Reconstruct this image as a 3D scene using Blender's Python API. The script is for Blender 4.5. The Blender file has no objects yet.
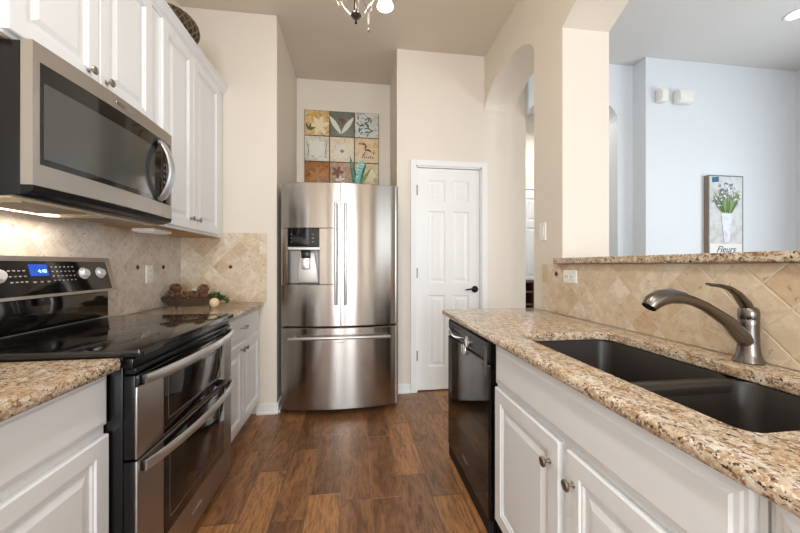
import bpy, bmesh, math, random
from mathutils import Vector, Matrix
random.seed(7)
S = bpy.context.scene
C = S.collection
PI = math.pi

# ------------------------------------------------------------------ camera
cam_d = bpy.data.cameras.new('camera'); cam = bpy.data.objects.new('camera', cam_d); C.objects.link(cam)
cam.location = (0, 0, 1.2)
cam.rotation_euler = (PI/2, 0, -math.radians(7.64))
cam_d.sensor_width = 36; cam_d.lens = 328/800*36; cam_d.shift_y = -0.0019
cam_d.clip_start = 0.02
S.camera = cam

# ------------------------------------------------------------------ view, world, big lights
S.view_settings.view_transform = 'Standard'; S.view_settings.look = 'None'
S.view_settings.gamma = 1; S.view_settings.exposure = 0.19
S.view_settings.use_curve_mapping = False
w = bpy.data.worlds.new('world'); S.world = w; w.use_nodes = True
w.node_tree.nodes['Background'].inputs[0].default_value = (0.80, 0.90, 1.0, 1)
w.node_tree.nodes['Background'].inputs[1].default_value = 1.0

def area(name, loc, rot, sx, sy, power, col):
    d = bpy.data.lights.new(name, 'AREA'); d.shape = 'RECTANGLE'; d.size = sx; d.size_y = sy
    d.energy = power; d.color = col
    o = bpy.data.objects.new(name, d); o.location = loc; o.rotation_euler = rot; C.objects.link(o); return o
def spot_disc(name, loc, r, power, col):
    d = bpy.data.lights.new(name, 'AREA'); d.shape = 'DISK'; d.size = r; d.energy = power; d.color = col
    o = bpy.data.objects.new(name, d); o.location = loc; C.objects.link(o); return o
DAY = (0.84, 0.925, 1.0); WARM = (1.0, 0.80, 0.60); NEUT = (1.0, 0.93, 0.85)
# daylight entering the glazed openings of the rear wall and of the dining room
area('kitchen_window_light', (-0.56, -3.45, 1.45), (PI/2, 0, 0), 0.62, 1.9, 56, (0.82, 0.91, 1.0))
area('kitchen_window_light', (0.36, -3.45, 1.45), (PI/2, 0, 0), 0.62, 1.9, 56, (0.82, 0.91, 1.0))
area('dining_window_light', (3.0, -3.45, 1.6), (PI/2, 0, 0), 2.0, 2.2, 34, DAY)
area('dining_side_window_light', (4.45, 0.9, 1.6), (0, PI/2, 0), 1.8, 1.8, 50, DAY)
area('hall_fill_light', (2.6, 3.55, 3.0), (0, 0, 0), 0.8, 0.5, 14, (1, 0.96, 0.9))  # unseen fill, added to brighten the hall interior
# unseen fill discs added below the kitchen ceiling (warm)
for x, y in ((-0.15, 0.5), (-0.1, -0.9), (-0.1, -2.3)):
    spot_disc('ceiling_fill_light', (x, y, 3.20), 0.16, 13, (1.0, 0.97, 0.93))

# ------------------------------------------------------------------ materials
def srgb(r, g, b):
    f = lambda c: (c/12.92 if c <= 0.04045 else ((c+0.055)/1.055)**2.4)
    return (f(r/255), f(g/255), f(b/255), 1)
MATS = {}
def mat(name, col, rough=0.5, metal=0.0, **kw):
    if name in MATS: return MATS[name]
    m = bpy.data.materials.new(name); m.use_nodes = True
    b = m.node_tree.nodes['Principled BSDF']
    b.inputs['Base Color'].default_value = col
    b.inputs['Roughness'].default_value = rough
    b.inputs['Metallic'].default_value = metal
    for k, v in kw.items(): b.inputs[k.replace('_', ' ')].default_value = v
    MATS[name] = m; return m
class NT:
    def __init__(s, m):
        s.t = m.node_tree; s.n = s.t.nodes; s.b = s.n['Principled BSDF']
    def new(s, typ, **kw):
        n = s.n.new(typ)
        for k, v in kw.items(): setattr(n, k, v)
        return n
    def link(s, a, b): s.t.links.new(a, b)
    def put(s, inp, v):
        if hasattr(v, 'is_linked') or isinstance(v, bpy.types.NodeSocket): s.link(v, inp)
        else: inp.default_value = v
    def math(s, op, a, b=None, c=None):
        n = s.new('ShaderNodeMath', operation=op)
        s.put(n.inputs[0], a)
        if b is not None: s.put(n.inputs[1], b)
        if c is not None: s.put(n.inputs[2], c)
        return n.outputs[0]
    def noise(s, vec, scale, detail=4, rough=0.55, dist=0.0):
        n = s.new('ShaderNodeTexNoise'); s.put(n.inputs['Vector'], vec)
        n.inputs['Scale'].default_value = scale; n.inputs['Detail'].default_value = detail
        n.inputs['Roughness'].default_value = rough; n.inputs['Distortion'].default_value = dist
        return n.outputs['Fac']
    def ramp(s, fac, stops, interp='LINEAR'):
        n = s.new('ShaderNodeValToRGB'); s.put(n.inputs[0], fac)
        cr = n.color_ramp; cr.interpolation = interp
        while len(cr.elements) < len(stops): cr.elements.new(0.5)
        for e, (p, c) in zip(cr.elements, stops): e.position = p; e.color = c if len(c) == 4 else (*c, 1)
        return n.outputs[0]
    def mix(s, f, a, b, mode='MIX'):
        n = s.new('ShaderNodeMix', data_type='RGBA', blend_type=mode)
        s.put(n.inputs[0], f); s.put(n.inputs[6], a); s.put(n.inputs[7], b)
        return n.outputs[2]
    def coord(s): return s.new('ShaderNodeTexCoord').outputs['Object']
    def uv(s): return s.new('ShaderNodeTexCoord').outputs['UV']
    def mapping(s, vec, scale=(1, 1, 1), rot=(0, 0, 0), loc=(0, 0, 0)):
        n = s.new('ShaderNodeMapping'); s.put(n.inputs[0], vec)
        n.inputs['Scale'].default_value = scale; n.inputs['Rotation'].default_value = rot; n.inputs['Location'].default_value = loc
        return n.outputs[0]
    def sep(s, v):
        n = s.new('ShaderNodeSeparateXYZ'); s.put(n.inputs[0], v); return n.outputs
    def comb(s, x, y, z=0.0):
        n = s.new('ShaderNodeCombineXYZ'); s.put(n.inputs[0], x); s.put(n.inputs[1], y); s.put(n.inputs[2], z); return n.outputs[0]
    def white(s, v):
        n = s.new('ShaderNodeTexWhiteNoise', noise_dimensions='3D'); s.put(n.inputs['Vector'], v); return n.outputs
    def bump(s, h, strength=0.2, dist=0.01):
        n = s.new('ShaderNodeBump'); n.inputs['Strength'].default_value = strength; n.inputs['Distance'].default_value = dist
        s.put(n.inputs['Height'], h); s.link(n.outputs[0], s.b.inputs['Normal'])
BC = 'Base Color'
def paint(name, col, rough=0.6, bump=0.04):
    m = mat(name, col, rough); t = NT(m)
    v = t.coord(); n = t.noise(v, 90, 3)
    big = t.noise(v, 1.3, 2)
    t.link(t.mix(t.math('MULTIPLY', big, 0.06), col, tuple(c*0.9 for c in col[:3])+(1,)), t.b.inputs[BC])
    t.bump(n, bump, 0.003); return m
WALL = paint('warm_beige_wall_paint', srgb(229, 219, 205))
DWALL = paint('pale_wall_paint', srgb(224, 229, 233))
CEIL = paint('ceiling_paint', srgb(222, 210, 194), 0.9, 0.15)
DCEIL = paint('cool_lit_ceiling_paint', srgb(222, 222, 220), 0.9, 0.15)  # same ceiling paint, with the dining room's cooler light put into its colour
TRIM = paint('white_trim_paint', srgb(238, 238, 236), 0.35, 0.01)
CAB = paint('white_cabinet_paint', srgb(235, 236, 237), 0.32, 0.015)
CABR = paint('cooled_white_cabinet_paint', srgb(233, 236, 238), 0.32, 0.015)  # white cabinet paint, colour cooled to offset the warm floor bounce
PLATE = mat('white_plastic', srgb(240, 238, 232), 0.3)
SLOT = mat('dark_slot', srgb(40, 38, 36), 0.5)
NICKEL = mat('satin_nickel', srgb(165, 158, 150), 0.28, 1.0)
CHROME = mat('chrome', srgb(215, 215, 215), 0.1, 1.0)
BRONZE = mat('dark_bronze', srgb(42, 38, 36), 0.35, 0.8)
BLACKGL = mat('black_glass', srgb(14, 13, 13), 0.06, 0.0, Specular_IOR_Level=0.6)
BLACKPL = mat('black_enamel', srgb(12, 12, 12), 0.25, Specular_IOR_Level=0.35)
BLACKMT = mat('black_matte', srgb(14, 14, 14), 0.6)
SHADOWGAP = mat('dark_recess', srgb(30, 28, 26), 0.8)
def steel(name, col, rough, axis, aniso=0.75, rot=0.0):
    m = mat(name, col, rough, 1.0); t = NT(m)
    t.b.inputs['Anisotropic'].default_value = aniso; t.b.inputs['Anisotropic Rotation'].default_value = rot
    tn = t.new('ShaderNodeTangent', direction_type='RADIAL', axis=axis); t.link(tn.outputs[0], t.b.inputs['Tangent'])
    sc = {'Z': (1, 1, 220), 'Y': (220, 220, 1), 'X': (2, 2, 220)}[axis]
    n = t.noise(t.mapping(t.coord(), sc), 3, 3)
    t.link(t.math('ADD', t.math('MULTIPLY', n, 0.10), rough-0.05), t.b.inputs['Roughness'])
    return m
STEEL = steel('brushed_stainless_steel', srgb(174, 167, 159), 0.20, 'Z', 0.9, 0.25)
STEELR = steel('range_stainless_steel', srgb(178, 171, 165), 0.36, 'Z', 0.4)
STEELH = mat('handle_steel', srgb(220, 219, 218), 0.36, 1.0)

def granite():
    m = mat('tan_granite', (0.5, 0.4, 0.3, 1), 0.12); t = NT(m)
    v = t.coord()
    vs = t.mapping(v, (1, 0.72, 1), (0, 0, 0.5))
    a = t.noise(vs, 34, 7, 0.68, 0.5)
    base = t.ramp(a, [(0.30, srgb(118, 88, 64)), (0.42, srgb(178, 150, 118)), (0.52, srgb(208, 188, 160)), (0.64, srgb(228, 218, 202)), (0.76, srgb(190, 166, 140))])
    b = t.noise(vs, 88, 5, 0.62, 0.3)
    base = t.mix(t.ramp(b, [(0.54, (0, 0, 0)), (0.60, (0.9, 0.9, 0.9))]), base, srgb(134, 100, 72))
    c = t.noise(t.mapping(v, (1, 0.8, 1), (0, 0, 0.5), (3, 5, 1)), 115, 5, 0.62, 0.4)
    base = t.mix(t.ramp(c, [(0.565, (0, 0, 0)), (0.61, (1, 1, 1))]), base, srgb(66, 50, 42))
    d = t.noise(t.mapping(v, (1, 1, 1), (0, 0, 0), (7, 1, 2)), 150, 3, 0.5)
    base = t.mix(t.ramp(d, [(0.58, (0, 0, 0)), (0.64, (0.8, 0.8, 0.8))]), base, srgb(236, 230, 220))
    e = t.noise(t.mapping(v, (1, 1, 1), (0, 0, 0), (2, 8, 5)), 8, 3, 0.5)
    base = t.mix(t.ramp(e, [(0.50, (0, 0, 0)), (0.66, (0.32, 0.32, 0.32))]), base, srgb(186, 148, 106))
    t.link(base, t.b.inputs[BC]); return m
GRANITE = granite()

def tile_mat(name, side, diag, tints, grout, size2=None):
    """stone tiles; uv carries metres"""
    m = mat(name, (0.5, 0.4, 0.3, 1), 0.4); t = NT(m)
    uv = t.uv(); x, y, _ = t.sep(uv)
    if diag:
        k = 1/(math.sqrt(2)*side)
        a = t.math('MULTIPLY', t.math('ADD', x, y), k); b = t.math('MULTIPLY', t.math('SUBTRACT', x, y), k)
    else:
        a = t.math('DIVIDE', x, side); b = t.math('DIVIDE', y, size2 or side)
    cell = t.comb(t.math('FLOOR', a), t.math('FLOOR', b))
    wn = t.white(cell)
    def edge(f):
        fr = t.math('FRACT', f); return t.math('MINIMUM', fr, t.math('SUBTRACT', 1.0, fr))
    e = t.math('MINIMUM', edge(a), edge(b))
    rnd = wn[0]
    col = t.ramp(rnd, tints)
    off = t.new('ShaderNodeVectorMath', operation='MULTIPLY_ADD')
    t.link(wn[1], off.inputs[0]); off.inputs[1].default_value = (9, 9, 9); t.link(uv, off.inputs[2])
    ns = t.noise(off.outputs[0], 16, 6, 0.6, 1.2)
    col = t.mix(t.ramp(ns, [(0.40, (0.75, 0.75, 0.75)), (0.62, (0, 0, 0))]), col, t.mix(0.36, col, srgb(150, 112, 82)))
    ns2 = t.noise(off.outputs[0], 42, 4, 0.6, 0.5)
    col = t.mix(t.ramp(ns2, [(0.62, (0, 0, 0)), (0.70, (0.55, 0.55, 0.55))]), col, srgb(112, 84, 62))
    gm = t.ramp(e, [(0.014, (1, 1, 1)), (0.03, (0, 0, 0))])
    t.link(t.mix(gm, col, grout), t.b.inputs[BC])
    h = t.math('SUBTRACT', t.ramp(e, [(0.012, (0, 0, 0)), (0.045, (1, 1, 1))]), t.math('MULTIPLY', ns2, 0.25))
    t.bump(h, 0.5, 0.002)
    return m
TL = [(0.0, srgb(206, 180, 146)), (0.25, srgb(222, 202, 172)), (0.5, srgb(230, 214, 190)), (0.75, srgb(218, 198, 168)), (1.0, srgb(234, 222, 202))]
TILE = tile_mat('travertine_diamond_tile', 0.0975, True, TL, srgb(216, 200, 176))
TLL = [(0.0, srgb(214, 202, 190)), (0.25, srgb(222, 213, 202)), (0.5, srgb(228, 220, 210)), (0.75, srgb(216, 206, 196)), (1.0, srgb(230, 224, 216))]
TILEL = tile_mat('pale_travertine_diamond_tile', 0.0975, True, TLL, srgb(222, 214, 204))
TILEB = tile_mat('travertine_border_tile', 0.10, False, TL, srgb(206, 186, 160), 0.1)

def floor_mat():
    m = mat('wood_plank_floor', (0.3, 0.15, 0.07, 1), 0.32); t = NT(m)
    v = t.coord(); x, y, z = t.sep(v)
    ax = t.math('DIVIDE', t.math('ADD', x, 0.08), 0.158)
    col_i = t.math('FLOOR', ax)
    r1 = t.white(t.comb(col_i, 3.0))[0]
    by = t.math('DIVIDE', t.math('ADD', y, t.math('MULTIPLY', r1, 0.61)), 0.61)
    cell = t.comb(col_i, t.math('FLOOR', by))
    wn = t.white(cell)
    base = t.ramp(wn[0], [(0.0, srgb(108, 74, 50)), (0.3, srgb(142, 98, 64)), (0.6, srgb(160, 112, 72)), (0.85, srgb(186, 132, 82)), (1.0, srgb(128, 90, 64))])
    off = t.new('ShaderNodeVectorMath', operation='MULTIPLY_ADD')
    t.link(wn[1], off.inputs[0]); off.inputs[1].default_value = (5, 5, 5); t.link(v, off.inputs[2])
    g = t.noise(t.mapping(off.outputs[0], (1, 0.13, 1)), 85, 7, 0.66, 0.5)
    base = t.mix(t.ramp(g, [(0.36, (0.7, 0.7, 0.7)), (0.58, (0, 0, 0))]), base, srgb(66, 42, 28))
    g2 = t.noise(t.mapping(off.outputs[0], (1, 0.30, 1)), 11, 5, 0.62, 1.6)
    base = t.mix(t.ramp(g2, [(0.50, (0, 0, 0)), (0.68, (0.5, 0.5, 0.5))]), base, srgb(178, 126, 78))
    base = t.mix(t.ramp(g2, [(0.30, (0.7, 0.7, 0.7)), (0.44, (0, 0, 0))]), base, srgb(78, 48, 30))
    def edge(f, wid):
        fr = t.math('FRACT', f); e = t.math('MINIMUM', fr, t.math('SUBTRACT', 1.0, fr)); return t.math('MULTIPLY', e, wid)
    e = t.math('MINIMUM', edge(ax, 0.158), edge(by, 0.61))
    gm = t.ramp(e, [(0.0010, (0.75, 0.75, 0.75)), (0.0022, (0, 0, 0))])
    light = t.ramp(t.white(t.comb(col_i, 9.0))[0], [(0.45, srgb(60, 38, 24)), (0.5, srgb(176, 138, 98))], 'CONSTANT')
    t.link(t.mix(gm, base, light), t.b.inputs[BC])
    t.link(t.math('ADD', t.math('MULTIPLY', g, 0.25), 0.20), t.b.inputs['Roughness'])
    t.bump(t.math('SUBTRACT', t.math('MULTIPLY', g, 0.4), gm), 0.25, 0.002)
    return m
FLOOR = floor_mat()
def speckle(name, c1, c2, scale, rough=0.5, lo=0.45, hi=0.6, metal=0):
    m = mat(name, c1, rough, metal); t = NT(m)
    n = t.noise(t.coord(), scale, 5, 0.6, 0.5)
    t.link(t.ramp(n, [(lo, c1), (hi, c2)]), t.b.inputs[BC]); return m
SINK = speckle('black_granite_composite', srgb(46, 42, 39), srgb(80, 74, 69), 300, 0.38, 0.55, 0.75)
UNDER = speckle('cabinet_underside_wood', srgb(196, 150, 96), srgb(176, 128, 76), 20, 0.5)

# ------------------------------------------------------------------ geometry helpers
def BM(): return bmesh.new()
def box(bm, x0, x1, y0, y1, z0, z1, bev=0.0, seg=2):
    x0, x1 = min(x0, x1), max(x0, x1); y0, y1 = min(y0, y1), max(y0, y1); z0, z1 = min(z0, z1), max(z0, z1)
    r = bmesh.ops.create_cube(bm, size=1, matrix=Matrix.Translation(((x0+x1)/2, (y0+y1)/2, (z0+z1)/2)) @ Matrix.Diagonal((x1-x0, y1-y0, z1-z0, 1)))
    if bev:
        vs = r['verts']; es = {e for v in vs for e in v.link_edges}
        bmesh.ops.bevel(bm, geom=list(es), offset=bev, segments=seg, affect='EDGES', profile=0.5)
    return bm
def frame_of(d):
    d = Vector(d).normalized(); up = Vector((0, 0, 1)) if abs(d.z) < 0.9 else Vector((1, 0, 0))
    a = d.cross(up).normalized(); return a, d.cross(a).normalized()
def tube(bm, pts, r, n=12, cap=True, flat=1.0, up=None):
    """r is a radius or a list; flat squeezes the section along the second axis"""
    pts = [Vector(p) for p in pts]; rs = r if isinstance(r, (list, tuple)) else [r]*len(pts)
    rings = []
    prev = None
    for i, p in enumerate(pts):
        d = (pts[min(i+1, len(pts)-1)]-pts[max(i-1, 0)]).normalized()
        if prev is None:
            if up is not None:
                b = Vector(up); a = d.cross(b).normalized(); b = a.cross(d).normalized()
            else: a, b = frame_of(d)
        else:
            a = (prev - d*prev.dot(d)).normalized(); b = d.cross(a)
            if up is not None: b = -b if b.dot(Vector(up)) < 0 else b
        prev = a
        rings.append([bm.verts.new(p + a*math.cos(2*PI*k/n)*rs[i] + b*math.sin(2*PI*k/n)*rs[i]*flat) for k in range(n)])
    for i in range(len(rings)-1):
        for k in range(n):
            bm.faces.new((rings[i][k], rings[i][(k+1) % n], rings[i+1][(k+1) % n], rings[i+1][k]))
    if cap:
        bm.faces.new(rings[0][::-1]); bm.faces.new(rings[-1])
    return bm
def lathe(bm, prof, origin, axis=(0, 0, 1), n=24, cap=True):
    """prof: list of (radius, height along axis)"""
    o = Vector(origin); d = Vector(axis).normalized(); a, b = frame_of(d)
    rings = []
    for r, h in prof:
        if r < 1e-6: rings.append([bm.verts.new(o+d*h)])
        else: rings.append([bm.verts.new(o+d*h+a*math.cos(2*PI*k/n)*r+b*math.sin(2*PI*k/n)*r) for k in range(n)])
    for i in range(len(rings)-1):
        A, B = rings[i], rings[i+1]
        for k in range(n):
            q = [A[k % len(A)], A[(k+1) % n % len(A)] if len(A) > 1 else None, B[(k+1) % n] if len(B) > 1 else B[0], B[k] if len(B) > 1 else None]
            q = [v for v in q if v is not None]
            if len(q) >= 3: bm.faces.new(q)
    if cap and len(rings[0]) > 1: bm.faces.new(rings[0][::-1])
    if cap and len(rings[-1]) > 1: bm.faces.new(rings[-1])
    return bm
def prism(bm, poly, fn, a, b, bev=0.0, seg=3):
    """poly 2-D list; fn(u,v,w)->xyz ; extruded from w=a to w=b"""
    A = [bm.verts.new(fn(u, v, a)) for u, v in poly]; B = [bm.verts.new(fn(u, v, b)) for u, v in poly]
    n = len(poly); f1 = bm.faces.new(A); f2 = bm.faces.new(B[::-1])
    for i in range(n): bm.faces.new((A[i], B[i], B[(i+1) % n], A[(i+1) % n]))
    if bev:
        es = list(f1.edges)+list(f2.edges)
        bmesh.ops.bevel(bm, geom=es, offset=bev, segments=seg, affect='EDGES', profile=0.5)
    return bm
XY = lambda u, v, w: (u, v, w)
YZ = lambda u, v, w: (w, u, v)
XZ = lambda u, v, w: (u, w, v)
def ell(bm, c, r, sub=3, noise=0.0):
    R = bmesh.ops.create_icosphere(bm, subdivisions=sub, radius=1, matrix=Matrix.Translation(c) @ Matrix.Diagonal((*r, 1)))
    return bm
def finish(bm, name, m, off=(0, 0, 0), smooth=True, uvfn=None):
    bmesh.ops.recalc_face_normals(bm, faces=bm.faces)
    bmesh.ops.translate(bm, verts=bm.verts, vec=-Vector(off))
    me = bpy.data.meshes.new(name)
    if uvfn:
        l = bm.loops.layers.uv.new('UVMap')
        for f in bm.faces:
            for lp in f.loops: lp[l].uv = uvfn(lp.vert.co+Vector(off))
    bm.to_mesh(me); bm.free()
    if m: me.materials.append(m)
    if smooth:
        for p in me.polygons: p.use_smooth = True
        try: me.set_sharp_from_angle(angle=math.radians(35))
        except Exception: pass
    return me
ROOT = {}
def thing(name, label, cat, loc=(0, 0, 0), group=None):
    o = bpy.data.objects.new(name, None); C.objects.link(o); o.location = loc; o.empty_display_size = 0.05
    o['label'] = label; o['category'] = cat
    if group: o['group'] = group
    ROOT[o.name] = Vector(loc); return o
def rootloc(p):
    while p.parent: p = p.parent
    return Vector(p.location)
def part(name, bm, m, parent, smooth=True, uvfn=None, label=None):
    off = rootloc(parent)
    o = bpy.data.objects.new(name, finish(bm, name, m, off, smooth, uvfn)); C.objects.link(o); o.parent = parent
    if label: o['label'] = label
    return o
def solo(name, bm, m, label, cat, loc=(0, 0, 0), group=None, smooth=True, uvfn=None, kind=None):
    o = bpy.data.objects.new(name, finish(bm, name, m, loc, smooth, uvfn)); C.objects.link(o); o.location = loc
    o['label'] = label; o['category'] = cat
    if group: o['group'] = group
    if kind: o['kind'] = kind
    return o
def struct(name, bm, m, smooth=False, uvfn=None, parent=None, label=None):
    o = bpy.data.objects.new(name, finish(bm, name, m, (0, 0, 0), smooth, uvfn)); C.objects.link(o)
    if parent: o.parent = parent
    else: o['kind'] = 'structure'
    if label: o['label'] = label
    return o
def panel(bm, fn, u0, u1, v0, v1, loops, back=True):
    """concentric rectangles: loops = [(inset, height)], fn(u,v,h)->xyz"""
    rings = []
    for ins, h in loops:
        rings.append([bm.verts.new(fn(u, v, h)) for u, v in ((u0+ins, v0+ins), (u1-ins, v0+ins), (u1-ins, v1-ins), (u0+ins, v1-ins))])
    for i in range(len(rings)-1):
        for k in range(4): bm.faces.new((rings[i][k], rings[i][(k+1) % 4], rings[i+1][(k+1) % 4], rings[i+1][k]))
    bm.faces.new(rings[-1])
    if back: bm.faces.new(rings[0][::-1])
RAISED = [(0, 0), (0, 0.015), (0.004, 0.019), (0.052, 0.019), (0.056, 0.014), (0.062, 0.0145), (0.066, 0.009), (0.078, 0.009), (0.100, 0.0165)]
DRAWER = [(0, 0), (0, 0.010), (0.006, 0.013), (0.012, 0.013), (0.016, 0.019)]
def face_px(X):  # faces +X, base plane at X
    return lambda u, v, h: (X+h, u, v)
def face_nx(X):
    return lambda u, v, h: (X-h, -u, v)
def face_ny(Y):
    return lambda u, v, h: (u, Y-h, v)
def door_px(bm, X, y0, y1, z0, z1, loops=RAISED): panel(bm, face_px(X), y0, y1, z0, z1, loops); return bm
def door_nx(bm, X, y0, y1, z0, z1, loops=RAISED): panel(bm, face_nx(X), -y1, -y0, z0, z1, loops); return bm
KNOB = [(0.008, 0), (0.009, 0.002), (0.005, 0.006), (0.0045, 0.014), (0.010, 0.019), (0.0155, 0.023), (0.016, 0.026), (0.013, 0.0295), (0.009, 0.0305), (0.0085, 0.0295), (0.0, 0.0290)]
def knob(loc, axis, parent, label=None):
    return part('knob', lathe(BM(), KNOB, loc, axis, 20), NICKEL, parent, label=label)
def text_mesh(body, size, fn, depth=0.0006, shear=0.0, mat_=None, name='lettering', parent=None, label=None, bold=0.0, spacing=1.0):
    cu = bpy.data.curves.new('tx', 'FONT'); cu.body = body; cu.size = size; cu.extrude = depth; cu.shear = shear
    cu.align_x = 'CENTER'; cu.align_y = 'CENTER'; cu.offset = bold; cu.space_character = spacing
    to = bpy.data.objects.new('tx', cu); C.objects.link(to)
    bpy.context.view_layer.update()
    dg = bpy.context.evaluated_depsgraph_get()
    me = bpy.data.meshes.new_from_object(to.evaluated_get(dg)); 
    bm = BM(); bm.from_mesh(me)
    for v in bm.verts: v.co = Vector(fn(v.co.x, v.co.y, v.co.z+depth))
    bpy.data.objects.remove(to); bpy.data.curves.remove(cu); bpy.data.meshes.remove(me)
    return part(name, bm, mat_, parent, smooth=False, label=label)

# ------------------------------------------------------------------ room
H = 3.222
XL, XR, XR2 = -1.36, 1.235, 1.545
YF, YN, YP = 2.765, 3.67, 3.045     # return wall, niche back, pantry wall
XC = -0.635; XN = 0.38
YB = -3.6; XD = 4.54
struct('floor', box(BM(), XL-0.2, XD+0.2, YB-0.2, 6.6, -0.1, 0), FLOOR)
struct('ceiling', box(BM(), XL-0.2, XR+0.1, YB-0.2, 6.6, H, H+0.1), CEIL)
struct('ceiling', box(BM(), XR+0.1, XD+0.2, YB-0.2, 6.6, H, H+0.1), DCEIL)
struct('wall_left', box(BM(), XL-0.15, XL, YB-0.15, YF+0.01, 0, H), WALL)
struct('wall_front', box(BM(), XL-0.15, XC, YF, YN+0.15, 0, H, 0.006), WALL)
struct('wall_niche', box(BM(), XC-0.01, XN+0.01, YN, YN+0.15, 0, H), WALL)
# pantry wall with door opening, runs on to the right behind the arch
DX0, DX1, DZ = 0.562, 1.205, 2.135
pw = BM(); prism(pw, [(XN, 0), (DX0, 0), (DX0, DZ), (DX1, DZ), (DX1, 0), (1.66, 0), (1.66, H), (XN, H)], XZ, YP, YP+0.12)
struct('wall_pantry', pw, WALL)
struct('wall_niche_side', box(BM(), XN, XN+0.12, YP+0.12, YN+0.15, 0, H), WALL)
struct('wall_pantry_closet', box(BM(), XN+0.12, 1.66, YP+0.75, YP+0.80, 0, H), DWALL)
struct('wall_pantry_closet', box(BM(), 1.54, 1.66, YP+0.12, YP+0.75, 0, H), DWALL)
# arched kitchen / dining wall
def arch_wall():
    P = [(YP, H)]
    y0, y1 = YP-0.002, 2.15; zs0 = 2.68; rise = 0.21
    N = 28
    for i in range(N+1):
        a = PI*i/N
        P.append(((y0+y1)/2+(y0-y1)/2*math.cos(a), zs0+rise*math.sin(a) if 0 < i < N else zs0))
    P += [(2.15, 0), (1.8315, 0), (1.8315, 2.633)]
    yc, hw = 0.3315, 1.5; R = 3.11; zc = 2.633-R*math.cos(math.asin(hw/R))
    for i in range(1, N):
        y = 1.8315-2*hw*i/N; P.append((y, zc+math.sqrt(R*R-(y-yc)**2)))
    P += [(-1.1685, 2.633), (-1.1685, 0), (YB, 0), (YB, H)]
    bm = BM(); prism(bm, P, YZ, XR, XR2)
    box(bm, XR, XR2, -1.1685, 1.8315, 0, 1.206)
    return bm
struct('wall_right', arch_wall(), WALL)
# dining room
hw_ = BM()   # wall with arched hall opening seen past the column
P = [(1.66, H), (1.66, 2.66)]
for i in range(1, 16):
    a = PI*i/16; P.append((2.14-0.48*math.cos(a), 2.66+0.25*math.sin(a)))
P += [(2.62, 2.66), (2.62, 0), (2.79, 0), (2.79, H)]
prism(hw_, P, XZ, 2.99, 3.15)
struct('wall_hall_arch', hw_, DWALL)
struct('wall_dining', box(BM(), 2.79, XD+0.15, 2.84, 3.15, 0, H, 0.004), DWALL)
struct('wall_dining_right', box(BM(), XD, XD+0.15, YB-0.15, 2.845, 0, H), DWALL)
struct('wall_hall_back', box(BM(), 0.3, XD, 4.2, 4.35, 0, H), WALL)
struct('wall_hall_left', box(BM(), 1.54, 1.66, YP+0.80, 4.2, 0, H), DWALL)
struct('wall_hall_right', box(BM(), 3.9, 4.02, 3.15, 4.2, 0, H), WALL)
# rear wall, with a window on each side (behind the camera)
def rear():
    bm = BM()
    for a, b, c, d in ((XL, -0.95, 0, H), (-0.95, 0.75, 0, 0.45), (-0.95, 0.75, 2.45, H), (0.75, 1.9, 0, H), (1.9, 4.1, 0, 0.5), (1.9, 4.1, 2.7, H), (4.1, XD, 0, H)):
        box(bm, a, b, YB-0.15, YB, c, d)
    return bm
struct('wall_rear', rear(), WALL)
for i, (a, b, c, d) in enumerate(((-0.95, 0.75, 0.45, 2.45), (1.9, 4.1, 0.5, 2.7))):
    bm = BM()
    for x in (a, (a+b)/2-0.03, b-0.06): box(bm, x, x+0.06, YB-0.10, YB-0.04, c, d)
    for z in (c, d-0.06): box(bm, a, b, YB-0.10, YB-0.04, z, z+0.06)
    struct('window_%d' % (i+1), bm, TRIM)
# baseboards
def bb(name, x0, x1, y0, y1, n):
    bm = BM()
    t = 0.014
    if n == 'y': box(bm, x0, x1, y0-t, y0, 0, 0.085, 0.003); box(bm, x0, x1, y0-t-0.01, y0-t, 0, 0.022, 0.004)
    else: box(bm, x0, x0+t, y0, y1, 0, 0.085, 0.003); box(bm, x0+t, x0+t+0.01, y0, y1, 0, 0.022, 0.004)
    struct(name, bm, TRIM)
bb('baseboard_front', -0.79, XC+0.014, YF, YF, 'y')
bb('baseboard_front_return', XC, XC, YF, YN, 'x')
bb('baseboard_pantry', XN, DX0-0.056, YP, YP, 'y')
bb('baseboard_pantry_right', DX1+0.056, 1.66, YP, YP, 'y')
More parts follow.
